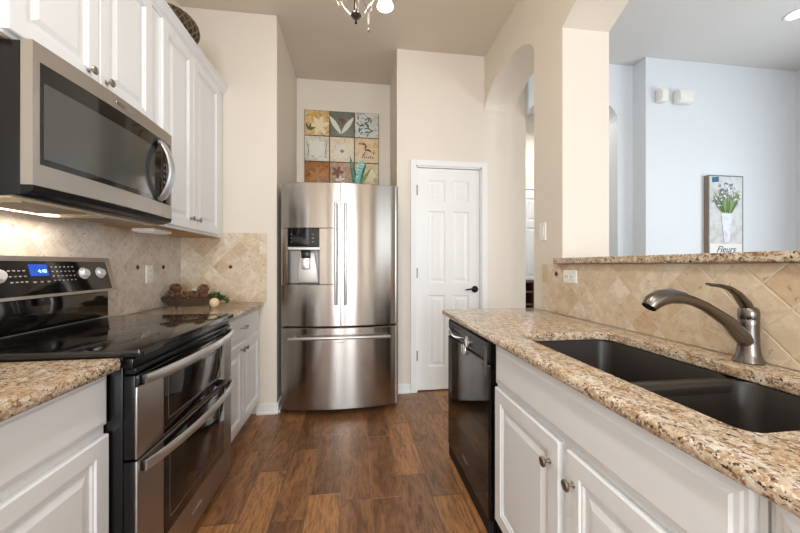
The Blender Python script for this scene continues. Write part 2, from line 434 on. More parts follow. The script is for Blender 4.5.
# ------------------------------------------------------------------ pantry door
cs = BM(); cw = 0.055
CAS = lambda bm, x0, x1, z0, z1: box(bm, x0, x1, YP-0.018, YP, z0, z1, 0.004)
CAS(cs, DX0-cw, DX0, 0, DZ+cw); CAS(cs, DX1, DX1+cw, 0, DZ+cw); CAS(cs, DX0, DX1, DZ, DZ+cw)
box(cs, DX0-0.002, DX0+0.012, YP-0.004, YP+0.12, 0, DZ); box(cs, DX1-0.012, DX1+0.002, YP-0.004, YP+0.12, 0, DZ); box(cs, DX0, DX1, YP-0.004, YP+0.12, DZ-0.012, DZ+0.002)
struct('trim_1', cs, TRIM)
def six_panel(x0, x1, z0, z1, Y):
    bm = BM(); w_ = x1-x0; fn = face_ny(Y)
    st = 0.108; mid = 0.075
    us = [x0, x0+st, x0+(w_-mid)/2, x0+(w_+mid)/2, x1-st, x1]
    hs = [z0, z0+0.22, z0+0.90, z0+1.02, z0+1.70, z0+1.79, z1-0.115, z1]
    L = [(0, 0), (0.006, -0.007), (0.018, -0.009), (0.026, -0.008), (0.045, -0.002)]
    for i in range(5):
        for j in range(7):
            if i in (1, 3) and j in (1, 3, 5): panel(bm, fn, us[i], us[i+1], hs[j], hs[j+1], L, back=False)
            else: bm.faces.new([bm.verts.new(fn(u, v, 0)) for u, v in ((us[i], hs[j]), (us[i+1], hs[j]), (us[i+1], hs[j+1]), (us[i], hs[j+1]))])
    bmesh.ops.remove_doubles(bm, verts=bm.verts, dist=1e-5)
    box(bm, x0, x1, Y+0.012, Y+0.038, z0, z1)
    for a, b, c, d in ((x0, x0+0.001, z0, z1), (x1-0.001, x1, z0, z1), (x0, x1, z0, z0+0.001), (x0, x1, z1-0.001, z1)): box(bm, a, b, Y, Y+0.013, c, d)
    return bm
d1 = struct('door_1', six_panel(DX0+0.014, DX1-0.014, 0.012, DZ-0.015, YP+0.012), TRIM)
hb = BM(); hx, hz = 1.142, 0.965
lathe(hb, [(0.031, 0), (0.033, 0.004), (0.030, 0.010), (0.013, 0.014), (0.011, 0.045), (0.0, 0.046)], (hx, YP+0.012, hz), (0, -1, 0))
tube(hb, [(hx, YP-0.030, hz), (hx-0.02, YP-0.034, hz+0.002), (hx-0.06, YP-0.034, hz+0.004), (hx-0.105, YP-0.030, hz-0.003)], [0.010, 0.010, 0.008, 0.006], 10)
struct('door_lever', hb, BRONZE, True, parent=d1, label='black lever handle with round rose')
for z in (0.30, 1.08, 1.86):
    b = BM(); box(b, DX0+0.002, DX0+0.016, YP-0.004, YP+0.010, z, z+0.09, 0.002); tube(b, [(DX0+0.009, YP-0.006, z-0.003), (DX0+0.009, YP-0.006, z+0.093)], 0.006, 10)
    struct('hinge', b, NICKEL, True, parent=d1)

# ------------------------------------------------------------------ backsplashes
uvYZ = lambda p: (p.y-2.245, p.z-1.185); uvXZ = lambda p: (p.x+0.985, p.z-1.185)
t = thing('tile_backsplash', 'pale travertine diamond tile backsplash on the left wall behind the range', 'backsplash', (XL, 0, 0.905))
part('tile_field', box(BM(), XL+0.001, XL+0.010, -0.3, YF-0.001, 0.906, 1.46), TILEL, t, False, uvYZ)
INS = mat('dark_insert_tile', srgb(58, 44, 36), 0.25)
def insert(fn, u, v, parent, s=0.024):
    b = BM(); L = [(0, 0), (0, 0.003), (0.003, 0.006)]
    panel(b, lambda a, c, h: fn(u+(a-c)*0.7071, v+(a+c)*0.7071, h), -s/2, s/2, -s/2, s/2, L); return part('tile_insert', b, INS, parent, False)
for y in (1.97, 2.245, 2.52): insert(face_px(XL+0.0095), y, 1.185, t)
t = thing('tile_backsplash', 'warm travertine backsplash panel on the return wall behind the pine cone tray', 'backsplash', (XC, YF, 0.905))
XE = -0.715
part('tile_field', box(BM(), XL+0.010, XE-0.05, YF-0.010, YF, 0.905, 1.43), TILE, t, False, uvXZ)
part('border_tiles', box(box(BM(), XE-0.05, XE, YF-0.011, YF, 0.905, 1.455), XL+0.010, XE-0.05, YF-0.011, YF, 1.43, 1.455), TILEB, t, False, uvXZ)
insert(lambda u, v, h: (u, YF-0.0095-h, v), -0.985, 1.185, t)
t = thing('tile_backsplash', 'travertine diamond tile backsplash behind the faucet below the raised bar', 'backsplash', (XR, 0, 0.905))
part('tile_field', box(BM(), XR-0.010, XR, -0.6, 1.975, 0.905, 1.205), TILE, t, False, lambda p: (p.y-0.842, p.z-1.145))
part('border_tiles', box(BM(), XR-0.011, XR, 1.975, 2.03, 0.905, 1.205), TILEB, t, False, uvYZ)
for y in (1.876,): insert(lambda u, v, h: (XR-0.0095-h, -u, v), -y, 1.145, t)

# ------------------------------------------------------------------ outlets and switch
def outlet(name, label, cat, fn, u, v, w_, h_, kind):
    o = thing(name, label, cat, fn(u, v, 0))
    b = BM(); panel(b, fn, u-w_/2, u+w_/2, v-h_/2, v+h_/2, [(0, 0), (0, 0.003), (0.004, 0.006)]); part('cover_plate', b, PLATE, o)
    if kind == 'switch':
        b = BM(); panel(b, fn, u-0.018, u+0.018, v-0.034, v+0.034, [(0, 0.005), (0.001, 0.008)]); part('rocker', b, PLATE, o)
    else:
        for s in (-1, 1):
            du, dv = (s*0.022, 0) if w_ > h_ else (0, s*0.022)
            b = BM(); panel(b, fn, u+du-0.015, u+du+0.015, v+dv-0.015, v+dv+0.015, [(0, 0.005), (0.002, 0.0075)]); so = part('socket', b, PLATE, o)
            b = BM()
            for q in (-1, 1): panel(b, fn, u+du+q*0.006-0.0012, u+du+q*0.006+0.0012, v+dv-0.004, v+dv+0.006, [(0, 0.007), (0, 0.008)])
            part('slots', b, SLOT, so)
outlet('wall_outlet', 'white outlet on the pale tile above the cooktop\'s far corner', 'outlet', face_px(XL+0.010), 2.36, 1.14, 0.075, 0.118, 'o')
outlet('wall_outlet', 'white horizontal outlet in the tile below the raised bar', 'outlet', face_nx(XR-0.010), -1.745, 1.132, 0.118, 0.075, 'o')
outlet('light_switch', 'white light switch on the beige wall beside the arch', 'switch', face_nx(XR), -2.04, 1.42, 0.075, 0.120, 'switch')

# ------------------------------------------------------------------ base cabinets
TOP = 0.905; CB = 0.872
def base_px(y0, y1, doors, label, face=-0.765, pull=False, group=None, rv=0.012):
    """left run, facing +X"""
    o = thing('base_cabinet', label, 'cabinet', (face, (y0+y1)/2, 0), group)
    bx = face-0.02
    b = BM(); box(b, XL+0.002, bx, y0, y1, 0.10, CB-0.001); part('body', b, CAB, o)
    part('toe_kick', box(BM(), XL+0.002, bx-0.05, y0, y1, 0, 0.10), CAB, o)
    dr = part('drawer', door_px(BM(), bx, y0+rv, y1-rv, 0.703, 0.862, DRAWER), CAB, o, False)
    yc = (y0+y1)/2
    if pull:
        b = BM()
        for s in (-1, 1): lathe(b, [(0.007, 0), (0.006, 0.004), (0.004, 0.008), (0.0035, 0.024)], (bx+0.018, yc-0.1+s*0.04+0.10, 0.775), (1, 0, 0), 12)
        tube(b, [(bx+0.040, yc-0.045, 0.778), (bx+0.044, yc-0.03, 0.772), (bx+0.047, yc, 0.770), (bx+0.044, yc+0.03, 0.772), (bx+0.040, yc+0.045, 0.778)], 0.005, 10)
        part('pull', b, NICKEL, dr)
    else: knob((bx+0.018, yc, 0.775), (1, 0, 0), dr)
    if doors == 2:
        for a, c, ky in ((y0+rv, yc-0.002, yc-0.035), (yc+0.002, y1-rv, yc+0.035)):
            d = part('door', door_px(BM(), bx, a, c, 0.115, 0.672), CAB, o, False); knob((bx+0.018, ky, 0.63), (1, 0, 0), d)
    else:
        d = part('door', door_px(BM(), bx, y0+rv, y1-rv, 0.115, 0.672), CAB, o, False); knob((bx+0.018, y0+0.04, 0.63), (1, 0, 0), d)
    return o
base_px(1.965, YF-0.003, 2, 'white two-door base cabinet with one drawer between range and wall', pull=True)
base_px(0.30, 1.143, 1, 'white base cabinet with drawer on the near side of the range', rv=0.002)
base_px(-0.30, 0.298, 1, 'white base cabinet furthest from the range, at the near end of the left run')

def slab(name, poly, z0, z1, label, bev=0.013, extra=None):
    bm = BM(); prism(bm, poly, XY, z0, z1, bev, 4)
    return solo(name, bm, GRANITE, label, 'countertop', (poly[0][0], poly[0][1], z0))
def rounded(pts, rs, n=7):
    out = []
    N = len(pts)
    for i, p in enumerate(pts):
        r = rs[i] if isinstance(rs, (list, tuple)) else rs
        if r == 0: out.append(p); continue
        p = Vector(p); a = (Vector(pts[i-1])-p); b = (Vector(pts[(i+1) % N])-p)
        a.normalize(); b.normalize()
        ang = a.angle(b)/2; dd = r/math.tan(ang); c = p+(a+b).normalized()*(r/math.sin(ang))
        s = p+a*dd-c; e = p+b*dd-c
        a0 = math.atan2(s.y, s.x); a1 = math.atan2(e.y, e.x); da = (a1-a0+PI) % (2*PI)-PI
        for k in range(n+1): t_ = a0+da*k/n; out.append((c.x+r*math.cos(t_), c.y+r*math.sin(t_)))
    return out
slab('granite_countertop', rounded([(XL+0.011, 1.964), (-0.735, 1.964), (-0.735, YF-0.012), (XL+0.011, YF-0.012)], [0, 0.01, 0, 0]), CB, TOP, 'tan granite countertop piece under the pine cone tray')
slab('granite_countertop', rounded([(XL+0.011, -0.3), (-0.735, -0.3), (-0.733, 1.147), (XL+0.011, 1.147)], [0, 0, 0.012, 0]), CB, TOP, 'tan granite countertop piece on the near side of the range')

# ------------------------------------------------------------------ double oven range
RX = -0.695; RY0, RY1 = 1.150, 1.955
rg = thing('double_oven_range', 'stainless and black glass double oven range with a smooth cooktop', 'stove', (-1.0, (RY0+RY1)/2, 0))
b = BM(); box(b, XL+0.03, RX-0.042, RY0+0.003, RY1-0.003, 0.05, 0.905, 0.003)
for x in (-1.28, -0.80):
    for y in (RY0+0.06, RY1-0.06): lathe(b, [(0.02, 0), (0.02, 0.006), (0.012, 0.012), (0.012, 0.06)], (x, y, 0), n=12)
part('body', b, BLACKPL, rg)
b = BM()   # side flange in front
box(b, RX-0.045, RX-0.012, RY0+0.004, RY1-0.004, 0.868, 0.900, 0.004)
part('front_trim', b, BLACKPL, rg)
cb = BM(); prism(cb, rounded([(XL+0.06, RY0-0.001), (RX+0.016, RY0-0.001), (RX+0.016, RY1+0.001), (XL+0.06, RY1+0.001)], [0, 0.012, 0.012, 0]), XY, 0.9055, 0.928, 0.006, 3)
ct = part('cooktop', cb, BLACKGL, rg)
RING = mat('burner_ring_print', srgb(60, 58, 57), 0.15)
for x, y, r in ((-0.88, 1.34, 0.10), (-0.88, 1.74, 0.115), (-1.14, 1.34, 0.085), (-1.14, 1.74, 0.09), (-1.02, 1.55, 0.055)):
    b = BM(); n = 48
    for rr in (r, r*0.62):
        A = [b.verts.new((x+rr*math.cos(2*PI*k/n), y+rr*math.sin(2*PI*k/n), 0.9285)) for k in range(n)]
        B = [b.verts.new((x+(rr-0.0025)*math.cos(2*PI*k/n), y+(rr-0.0025)*math.sin(2*PI*k/n), 0.9285)) for k in range(n)]
        for k in range(n): b.faces.new((A[k], A[(k+1) % n], B[(k+1) % n], B[k]))
    part('burner_ring', b, RING, ct)
# back guard: black riser and tilted console with silver surround
part('riser', box(BM(), XL+0.013, XL+0.045, RY0+0.01, RY1-0.005, 0.928, 1.075, 0.004), BLACKGL, rg)
def cons_pt(y, s, h):   # s 0..1 up the tilted face, h outward
    x0, z0, x1, z1 = -1.275, 1.066, -1.318, 1.236
    L = math.hypot(x1-x0, z1-z0); nx, nz = (z1-z0)/L, -(x1-x0)/L
    return (x0+(x1-x0)*s+nx*h, y, z0+(z1-z0)*s+nz*h)
b = BM()
prof = [(-1.275, 1.066), (-1.318, 1.236), (-1.342, 1.236), (-1.346, 1.06)]
prism(b, [(p[0], p[1]) for p in prof], lambda u, v, w_: (u, w_, v), RY0-0.002, RY1+0.004, 0.006, 3)
cons = part('console', b, STEELR, rg, label='silver console surround')
b = BM(); panel(b, lambda u, v, h: cons_pt(u, v, h), RY0+0.03, RY1-0.035, 0.07, 0.88, [(0, 0), (0, 0.0015)])
gl = part('control_panel', b, BLACKGL, rg, label='black glass touch panel')
DISP = mat('blue_display', srgb(20, 60, 150), 0.2); NT(DISP).b.inputs['Emission Color'].default_value = srgb(30, 70, 170); NT(DISP).b.inputs['Emission Strength'].default_value = 0.7
b = BM(); panel(b, cons_pt, 1.505, 1.585, 0.52, 0.80, [(0, 0.001), (0, 0.0022)]); part('display', b, DISP, rg)
WPR = mat('white_print', srgb(168, 170, 174), 0.4, Emission_Strength=0.0)
CY = mat('display_digits', srgb(150, 200, 255), 0.4); NT(CY).b.inputs['Emission Color'].default_value = srgb(150, 205, 255); NT(CY).b.inputs['Emission Strength'].default_value = 1.5
text_mesh('4:40', 0.022, lambda x, y, z: cons_pt(1.558+x, 0.63+y/0.175, 0.0024+z), mat_=CY, name='clock_digits', parent=gl)
b = BM()
def key(y, s, w_=0.006, h=0.02): panel(b, cons_pt, y-w_/2, y+w_/2, s, s+h, [(0, 0.001), (0, 0.0021)])
for i in range(6):
    for j in range(4): key(1.605+i*0.021, 0.38+j*0.115, 0.008, 0.022)
for i in range(4):
    for j in range(3): key(1.425+i*0.019, 0.38+j*0.13, 0.010, 0.024)
for i in range(3): key(1.515+i*0.03, 0.36, 0.012, 0.03)
part('button_marks', b, WPR, gl, False)
KN = mat('silver_knob', srgb(214, 214, 216), 0.3, 0.35)
for y in (1.245, 1.382, 1.765, 1.865):
    o_ = cons_pt(y, 0.55, 0.001); ax = Vector(cons_pt(y, 0.55, 1))-Vector(cons_pt(y, 0.55, 0))
    kb = part('control_knob', lathe(BM(), [(0.028, 0), (0.028, 0.002), (0.021, 0.003), (0.020, 0.014), (0.018, 0.017), (0, 0.018)], o_, ax, 28), KN, rg)
# oven doors
def bowed_handle(y0, y1, z, parent, X0, bow=0.04, zc=0.0):
    b = BM(); n = 18; pts = []
    for i in range(n+1):
        t_ = i/n; s = math.sin(PI*t_); pts.append((X0+0.014+bow*s**0.7, y0+(y1-y0)*t_, z+zc*s))
    # flat bar section
    rings = []
    for i, p in enumerate(pts):
        p = Vector(p); d = (Vector(pts[min(i+1, n)])-Vector(pts[max(i-1, 0)])).normalized(); a = Vector((0, 0, 1)); nn = d.cross(a).normalized()
        rings.append([b.verts.new(p+nn*u+a*v) for u, v in ((-0.006, -0.014), (-0.002, -0.0175), (0.004, -0.015), (0.007, -0.006), (0.007, 0.006), (0.004, 0.015), (-0.002, 0.0175), (-0.006, 0.014))])
    for i in range(n):
        for k in range(8): b.faces.new((rings[i][k], rings[i][(k+1) % 8], rings[i+1][(k+1) % 8], rings[i+1][k]))
    b.faces.new(rings[0][::-1]); b.faces.new(rings[-1])
    h = part('handle', b, STEELH, parent)
    for y in (y0, y1-0.024): part('handle_mount', box(BM(), X0-0.001, X0+0.012, y-0.002, y+0.026, z-0.017, z+0.017, 0.003), BLACKPL, parent)
fn = face_px(RX)
def oven_door(z0, z1, gz0, gz1, hz, name, wy0, wy1, wz0, wz1, top=0):
    d = part(name, box(BM(), RX-0.008, RX, RY0+0.004, RY1-0.004, z0, z1-top, 0.0025), STEELR, rg)
    if top: part('top_band', box(BM(), RX-0.008, RX+0.001, RY0+0.004, RY1-0.004, z1-top+0.001, z1, 0.002), BLACKGL, d, label='black top band')
    part('door_core', box(BM(), RX-0.041, RX-0.0082, RY0+0.005, RY1-0.005, z0+0.001, z1-0.001, 0.002), BLACKPL, d)
    b = BM(); panel(b, fn, RY0+0.150, RY1-0.105, gz0, gz1, [(0, -0.001), (0, 0.0012), (0.0015, 0.002)]); part('glass', b, BLACKGL, d)
    b = BM()
    for a, c, e, f in ((wy0, wy1, wz0, wz0+0.006), (wy0, wy1, wz1-0.004, wz1), (wy0, wy0+0.004, wz0, wz1), (wy1-0.004, wy1, wz0, wz1)):
        panel(b, fn, a, c, e, f, [(0, 0.0018), (0, 0.0024)])
    part('window_outline', b, mat('window_outline_grey', srgb(120, 114, 108), 0.3, 0.6), d)
    bowed_handle(RY0+0.022, RY1-0.020, hz, d, RX)
    return d
oven_door(0.575, 0.845, 0.583, 0.806, 0.826, 'upper_oven_door', 1.325, 1.80, 0.625, 0.79, 0.038)
part('vent_strip', box(BM(), RX-0.038, RX-0.004, RY0+0.006, RY1-0.006, 0.850, 0.868, 0.002), BLACKPL, rg)
ld = oven_door(0.06, 0.568, 0.205, 0.56, 0.545, 'lower_oven_door', 1.335, 1.79, 0.25, 0.50)
text_mesh('Whirlpool', 0.020, lambda x, y, z: (RX+0.0004+z, 1.56+x, 0.125+y), mat_=CHROME, name='badge', parent=ld, bold=0.0003)
part('kick_plate', box(BM(), RX-0.055, RX-0.03, RY0+0.01, RY1-0.01, 0.012, 0.055), BLACKMT, rg)

# ------------------------------------------------------------------ microwave
MX = -0.975; MY0, MY1 = 1.147, 1.912; MZ0, MZ1 = 1.447, 1.893
mw = thing('over_range_microwave', 'stainless over-the-range microwave under the wall cabinets', 'microwave', (-1.2, (MY0+MY1)/2, 1.41))
b = BM(); box(b, XL+0.012, MX-0.042, MY0, MY1, 1.415, MZ1-0.004, 0.003); part('case', b, BLACKPL, mw)
# convex front: sections along Y
def bulge(y): 
    t_ = (y-MY0)/(MY1-MY0); return 0.016*math.sin(PI*min(max(t_, 0), 1))
def mface(y, z, h): return (MX-0.008+bulge(y)+h, y, z)
def curved_panel(b, y0, y1, z0, z1, h0, h1, n=14):
    rows = []
    for i in range(n+1):
        y = y0+(y1-y0)*i/n
        rows.append([b.verts.new(mface(y, z0, h0)), b.verts.new(mface(y, z0, h1)), b.verts.new(mface(y, z1, h1)), b.verts.new(mface(y, z1, h0))])
    for i in range(n):
        for k in range(4): b.faces.new((rows[i][k], rows[i][(k+1) % 4], rows[i+1][(k+1) % 4], rows[i+1][k]))
    b.faces.new(rows[0][::-1]); b.faces.new(rows[-1])
b = BM(); curved_panel(b, MY0, MY1-0.10, MZ0, MZ1, -0.033, 0.0); dr = part('door', b, STEELR, mw)
b = BM(); curved_panel(b, MY1-0.098, MY1, MZ0, MZ1, -0.033, 0.0); part('control_side', b, STEELR, mw)
b = BM(); curved_panel(b, MY0+0.022, MY1-0.104, 1.515, 1.835, -0.001, 0.0012); part('door_glass', b, BLACKGL, mw)
TINT = mat('smoked_window', srgb(66, 68, 66), 0.12, 0.0, Specular_IOR_Level=0.9)
b = BM(); curved_panel(b, MY0+0.032, MY1-0.17, 1.535, 1.775, 0.001, 0.0018); part('door_window', b, TINT, mw)
b = BM(); curved_panel(b, MY1-0.096, MY1-0.018, 1.515, 1.835, -0.001, 0.0012); kp = part('keypad', b, BLACKGL, mw)
b = BM()
for i in range(3):
    for j in range(6):
        y = MY1-0.086+i*0.022; z = 1.56+j*0.03; P4 = [mface(a, c, 0.0016) for a, c in ((y, z), (y+0.012, z), (y+0.012, z+0.01), (y, z+0.01))]
        b.faces.new([b.verts.new(p) for p in P4])
part('key_marks', b, mat('grey_print', srgb(120, 118, 116), 0.4), kp, False)
b = BM(); n = 20; pts = []
for s in (1,):
    for i in range(n+1):
        t_ = i/n; z = 1.525+0.295*t_; s_ = math.sin(PI*t_)
        pts.append(Vector(mface(MY1-0.125, z, 0.006+0.052*s_**0.8)))
tube(b, pts, [0.016]+[0.027]*19+[0.016], 14, flat=0.35, up=(1, 0, 0)); part('handle', b, mat('satin_handle_steel', srgb(206, 210, 214), 0.38, 0.9), mw)
for z in (1.530, 1.815): part('handle_mount', box(BM(), MX-0.006, MX+0.010, MY1-0.136, MY1-0.114, z-0.008, z+0.008, 0.003), STEELH, mw)
text_mesh('Whirlpool', 0.026, lambda x, y, z: mface(1.53+x, 1.862+y, 0.0003+z), mat_=CHROME, name='badge', parent=mw, bold=0.0004)
b = BM(); prism(b, [(MX-0.006, 1.446), (MX-0.012, 1.428), (MX-0.05, 1.416), (MX-0.08, 1.414), (MX-0.08, 1.446)], lambda u, v, w_: (u, w_, v), MY0+0.002, MY1-0.002); part('bottom_trim', b, BLACKPL, mw)
b = BM(); box(b, XL+0.05, MX-0.085, MY0+0.02, MY1-0.02, 1.409, 1.416, 0.002)
part('bottom_plate', b, mat('light_plate', srgb(226, 208, 180), 0.45, 0.1), mw)
for y in (MY0+0.07, MY1-0.34):
    b = BM(); box(b, MX-0.27, MX-0.10, y, y+0.26, 1.403, 1.410, 0.002)
    for k in range(9): box(b, MX-0.262+k*0.0185, MX-0.257+k*0.0185, y+0.01, y+0.25, 1.4015, 1.404)
    part('grease_filter', b, mat('filter_mesh', srgb(176, 164, 146), 0.5, 0.5), mw)
LAMP = mat('cooktop_lamp_lens', srgb(255, 240, 214), 0.3); NT(LAMP).b.inputs['Emission Color'].default_value = (1, 0.86, 0.66, 1); NT(LAMP).b.inputs['Emission Strength'].default_value = 3.0
b = BM(); box(b, XL+0.08, XL+0.12, MY0+0.14, MY0+0.42, 1.402, 1.411, 0.003); part('cooktop_lamp', b, LAMP, mw)
area('microwave_lamp', (XL+0.11, MY0+0.3, 1.39), (0, 0, 0), 0.05, 0.4, 1.2, (1, 0.86, 0.68))

# ------------------------------------------------------------------ wall cabinets
CX = -1.05
def wall_cab(y0, y1, z0, z1, split, label, kz, under=True):
    o = thing('wall_cabinet', label, 'cabinet', (XL, (y0+y1)/2, z0))
    part('body', box(BM(), XL+0.001, CX, y0, y1, z0, z1), CAB, o)
    if under: part('underside', box(BM(), XL+0.012, CX-0.02, y0+0.02, y1-0.02, z0-0.002, z0+0.001), UNDER, o, label='bare wood underside')
    for a, c, ky in ((y0+0.008, split-0.002, split-0.058), (split+0.002, y1-0.008, split+0.034)):
        d = part('door', door_px(BM(), CX, a, c, z0+0.012, z1-0.012), CAB, o, False); knob((CX+0.018, ky, kz), (1, 0, 0), d)
    return o
ZT = 2.545
wall_cab(1.120, 1.838, MZ1+0.004, ZT, 1.482, 'white wall cabinet directly above the microwave', MZ1+0.065)
# tall unit is cut round the microwave: its near side starts at the microwave's end
o = thing('wall_cabinet', 'tall white two-door wall cabinet above the pine cone tray', 'cabinet', (XL, 2.3, 1.414))
b = BM(); box(b, XL+0.001, CX, 1.914, YF-0.002, 1.414, ZT); box(b, XL+0.001, CX, 1.839, 1.914, MZ1+0.004, ZT)
part('body', b, CAB, o)
part('underside', box(BM(), XL+0.012, CX-0.02, 1.93, YF-0.02, 1.4125, 1.4145), UNDER, o, label='bare wood underside')
for a, c, ky in ((1.922, 2.258, 2.218), (2.262, 2.665, 2.305)):
    d = part('door', door_px(BM(), CX, a, c, 1.428, ZT-0.012), CAB, o, False); knob((CX+0.018, ky, 1.492), (1, 0, 0), d)
b = BM()
prism(b, [(XL+0.001, ZT+0.0005), (CX+0.006, ZT+0.0005), (CX+0.010, ZT+0.012), (CX+0.022, ZT+0.024), (CX+0.036, ZT+0.050), (CX+0.042, ZT+0.056), (CX+0.042, ZT+0.066), (XL+0.001, ZT+0.066)], lambda u, v, w_: (u, w_, v), 1.09, YF-0.002)
solo('crown_moulding', b, CAB, 'white crown moulding along the top of the wall cabinets', 'moulding', (XL, 1.12, ZT), smooth=False)
o = thing('under_cabinet_light', 'small white light fixture under the tall wall cabinet', 'light', (-1.2, 2.11, 1.412))
part('housing', box(BM(), -1.26, -1.14, 2.04, 2.22, 1.390, 1.4122, 0.006), PLATE, o)
part('lens', box(BM(), -1.245, -1.155, 2.06, 2.20, 1.386, 1.391, 0.002), mat('frosted_lens', srgb(245, 240, 230), 0.4), o)

# carved dark basket on top of the cabinets
def basket():
    o = thing('woven_basket', 'dark brown woven round basket on top of the wall cabinets', 'basket', (-1.165, 2.26, ZT+0.068))
    b = BM(); c = Vector((-1.165, 2.26, ZT+0.068)); R, Hh = 0.15, 0.20
    prof = []
    for i in range(15):
        t_ = i/14; a = t_*PI*0.93-PI/2*0.93
        prof.append((R*math.cos(a)*0.98+0.004, Hh/2+Hh/2*math.sin(a)))
    prof = [(0, prof[0][1])]+prof+[(0, prof[-1][1])]
    lathe(b, prof, c, n=36); 
    zmin = min(v.co.z for v in b.verts)
    part('bowl', b, mat('dark_wicker', srgb(58, 48, 34), 0.7), o)
    b = BM()
    for k in range(22):
        for sgn in (1, -1):
            pts = []
            for i in range(13):
                t_ = i/12; a = (t_-0.5)*PI*0.86; r = R*math.cos(a)+0.005; an = 2*PI*k/22+sgn*t_*1.3
                pts.append(c+Vector((r*math.cos(an), r*math.sin(an), Hh/2+Hh/2*math.sin(a))))
            tube(b, pts, 0.0045, 5)
    part('weave', b, mat('weave_strands', srgb(104, 90, 62), 0.6), o)
basket()

# ------------------------------------------------------------------ refrigerator
FX0, FX1 = -0.592, 0.348; FZ = 1.855
fr = thing('refrigerator', 'stainless french door refrigerator with bottom freezer and water dispenser', 'refrigerator', ((FX0+FX1)/2, 3.0, 0))
part('case', box(BM(), FX0+0.006, FX1-0.006, 2.79, 3.50, 0.035, FZ-0.02, 0.004), mat('fridge_grey_case', srgb(88, 86, 84), 0.4, 0.3), fr)
b = BM()
for x in (FX0+0.07, FX1-0.07):
    for y in (2.84, 3.42): part('foot', lathe(BM(), [(0.02, 0), (0.02, 0.02), (0.012, 0.022), (0.012, 0.04)], (x, y, 0), n=12), BLACKMT, fr)
box(b, FX0+0.02, FX1-0.02, 2.775, 2.80, 0.012, 0.05)
part('base_grille', b, BLACKMT, fr)
fxm = (FX0+FX1)/2
def ffront(x): 
    t_ = (x-fxm)/((FX1-FX0)/2); return 2.648+0.056*t_*t_+0.020*max(0, (abs(t_)-0.93)/0.07)**2
def fpanel(b, x0, x1, z0, z1, h0, h1, n=20, ybk=None):
    rows = []
    for i in range(n+1):
        x = x0+(x1-x0)*i/n; yf = ffront(x)-h1; yb = ybk if ybk else ffront(x)-h0
        r = 0.004 if ybk else 0
        rows.append([b.verts.new((x, yb, z0)), b.verts.new((x, yf+r, z0)), b.verts.new((x, yf, z0+r)), b.verts.new((x, yf, z1-r)), b.verts.new((x, yf+r, z1)), b.verts.new((x, yb, z1))])
    m_ = 6
    for i in range(n):
        for k in range(m_): b.faces.new((rows[i][k], rows[i][(k+1) % m_], rows[i+1][(k+1) % m_], rows[i+1][k]))
    b.faces.new(rows[0][::-1]); b.faces.new(rows[-1])
    if not ybk: bmesh.ops.remove_doubles(b, verts=b.verts, dist=1e-6)
    return b
xs = -0.120
DSX0, DSX1, DSZ0, DSZ1 = -0.536, -0.286, 1.045, 1.492
# left door built round the dispenser recess
b = BM()
zc0 = 0.712
fpanel(b, FX0, xs-0.003, DSZ1, FZ, 0, 0, 16, 2.785)
fpanel(b, FX0, xs-0.003, zc0, DSZ0, 0, 0, 16, 2.785)
fpanel(b, FX0, DSX0, DSZ0, DSZ1, 0, 0, 4, 2.785)
fpanel(b, DSX1, xs-0.003, DSZ0, DSZ1, 0, 0, 6, 2.785)
# weld the seams so the door reads as one sheet
for f in list(b.faces):
    zs = [v.co.z for v in f.verts]
    if max(zs)-min(zs) < 1e-6 and (abs(zs[0]-DSZ1) < 1e-4 or abs(zs[0]-DSZ0) < 1e-4): pass
ldoor = part('left_door', b, STEEL, fr)
part('right_door', fpanel(BM(), xs+0.003, FX1, zc0, FZ, 0, 0, 20, 2.785), STEEL, fr)
fz = part('freezer_drawer', fpanel(BM(), FX0, FX1, 0.050, 0.698, 0, 0, 30, 2.785), STEEL, fr)
# dispenser
dsp = part('dispenser', box(BM(), DSX0, DSX1, 2.752, 2.784, DSZ0, DSZ1), mat('dispenser_recess', srgb(120, 112, 106), 0.35, 0.6), fr, label='grey recessed water dispenser')
b = fpanel(BM(), DSX0, DSX1, 1.345, DSZ1, 0.02, 0.004, 8, 2.752); part('dispenser_display', b, BLACKGL, fr)
b = fpanel(BM(), DSX0, DSX1, 1.318, 1.343, 0.02, 0.006, 8, 2.752); part('dispenser_ledge', b, STEELH, fr)
b = BM(); box(b, DSX0, DSX0+0.012, 2.69, 2.752, DSZ0, 1.318); box(b, DSX1-0.012, DSX1, 2.69, 2.752, DSZ0, 1.318); box(b, DSX0, DSX1, 2.69, 2.752, DSZ0, DSZ0+0.010)
part('dispenser_frame', b, BLACKPL, fr)
b = BM(); prism(b, [(-0.475, DSZ0+0.01), (-0.30, DSZ0+0.01), (-0.335, 1.30), (-0.45, 1.30)], XZ, 2.738, 2.752, 0.004); part('dispenser_pad', b, mat('silver_plastic', srgb(178, 172, 164), 0.35, 0.5), fr)
b = BM(); box(b, -0.435, -0.365, 2.70, 2.75, 1.255, 1.318, 0.006); part('dispenser_spout', b, BLACKPL, fr)
b = BM(); box(b, -0.432, -0.368, 2.712, 2.728, 1.165, 1.262, 0.008); part('dispenser_paddle', b, STEELH, fr)
GP = mat('soft_grey_print', srgb(170, 170, 170), 0.4)
for sx in (-0.51, -0.345):
    for k in range(3): part('display_mark', box(BM(), sx, sx+0.028, ffront(sx)-0.0055, ffront(sx)+0.0, 1.380+k*0.030, 1.384+k*0.030), GP, dsp, False)
def bar_handle(pts, parent, mounts, r=0.0125):
    b = BM(); tube(b, pts, r, 14)
    h = part('handle', b, STEELH, parent)
    b = BM()
    b.free()
    for p, q in mounts: part('handle_post', tube(BM(), [p, q], 0.009, 10), STEELH, h)
rd = [o_ for o_ in fr.children if o_.name.startswith('right_door')][0]
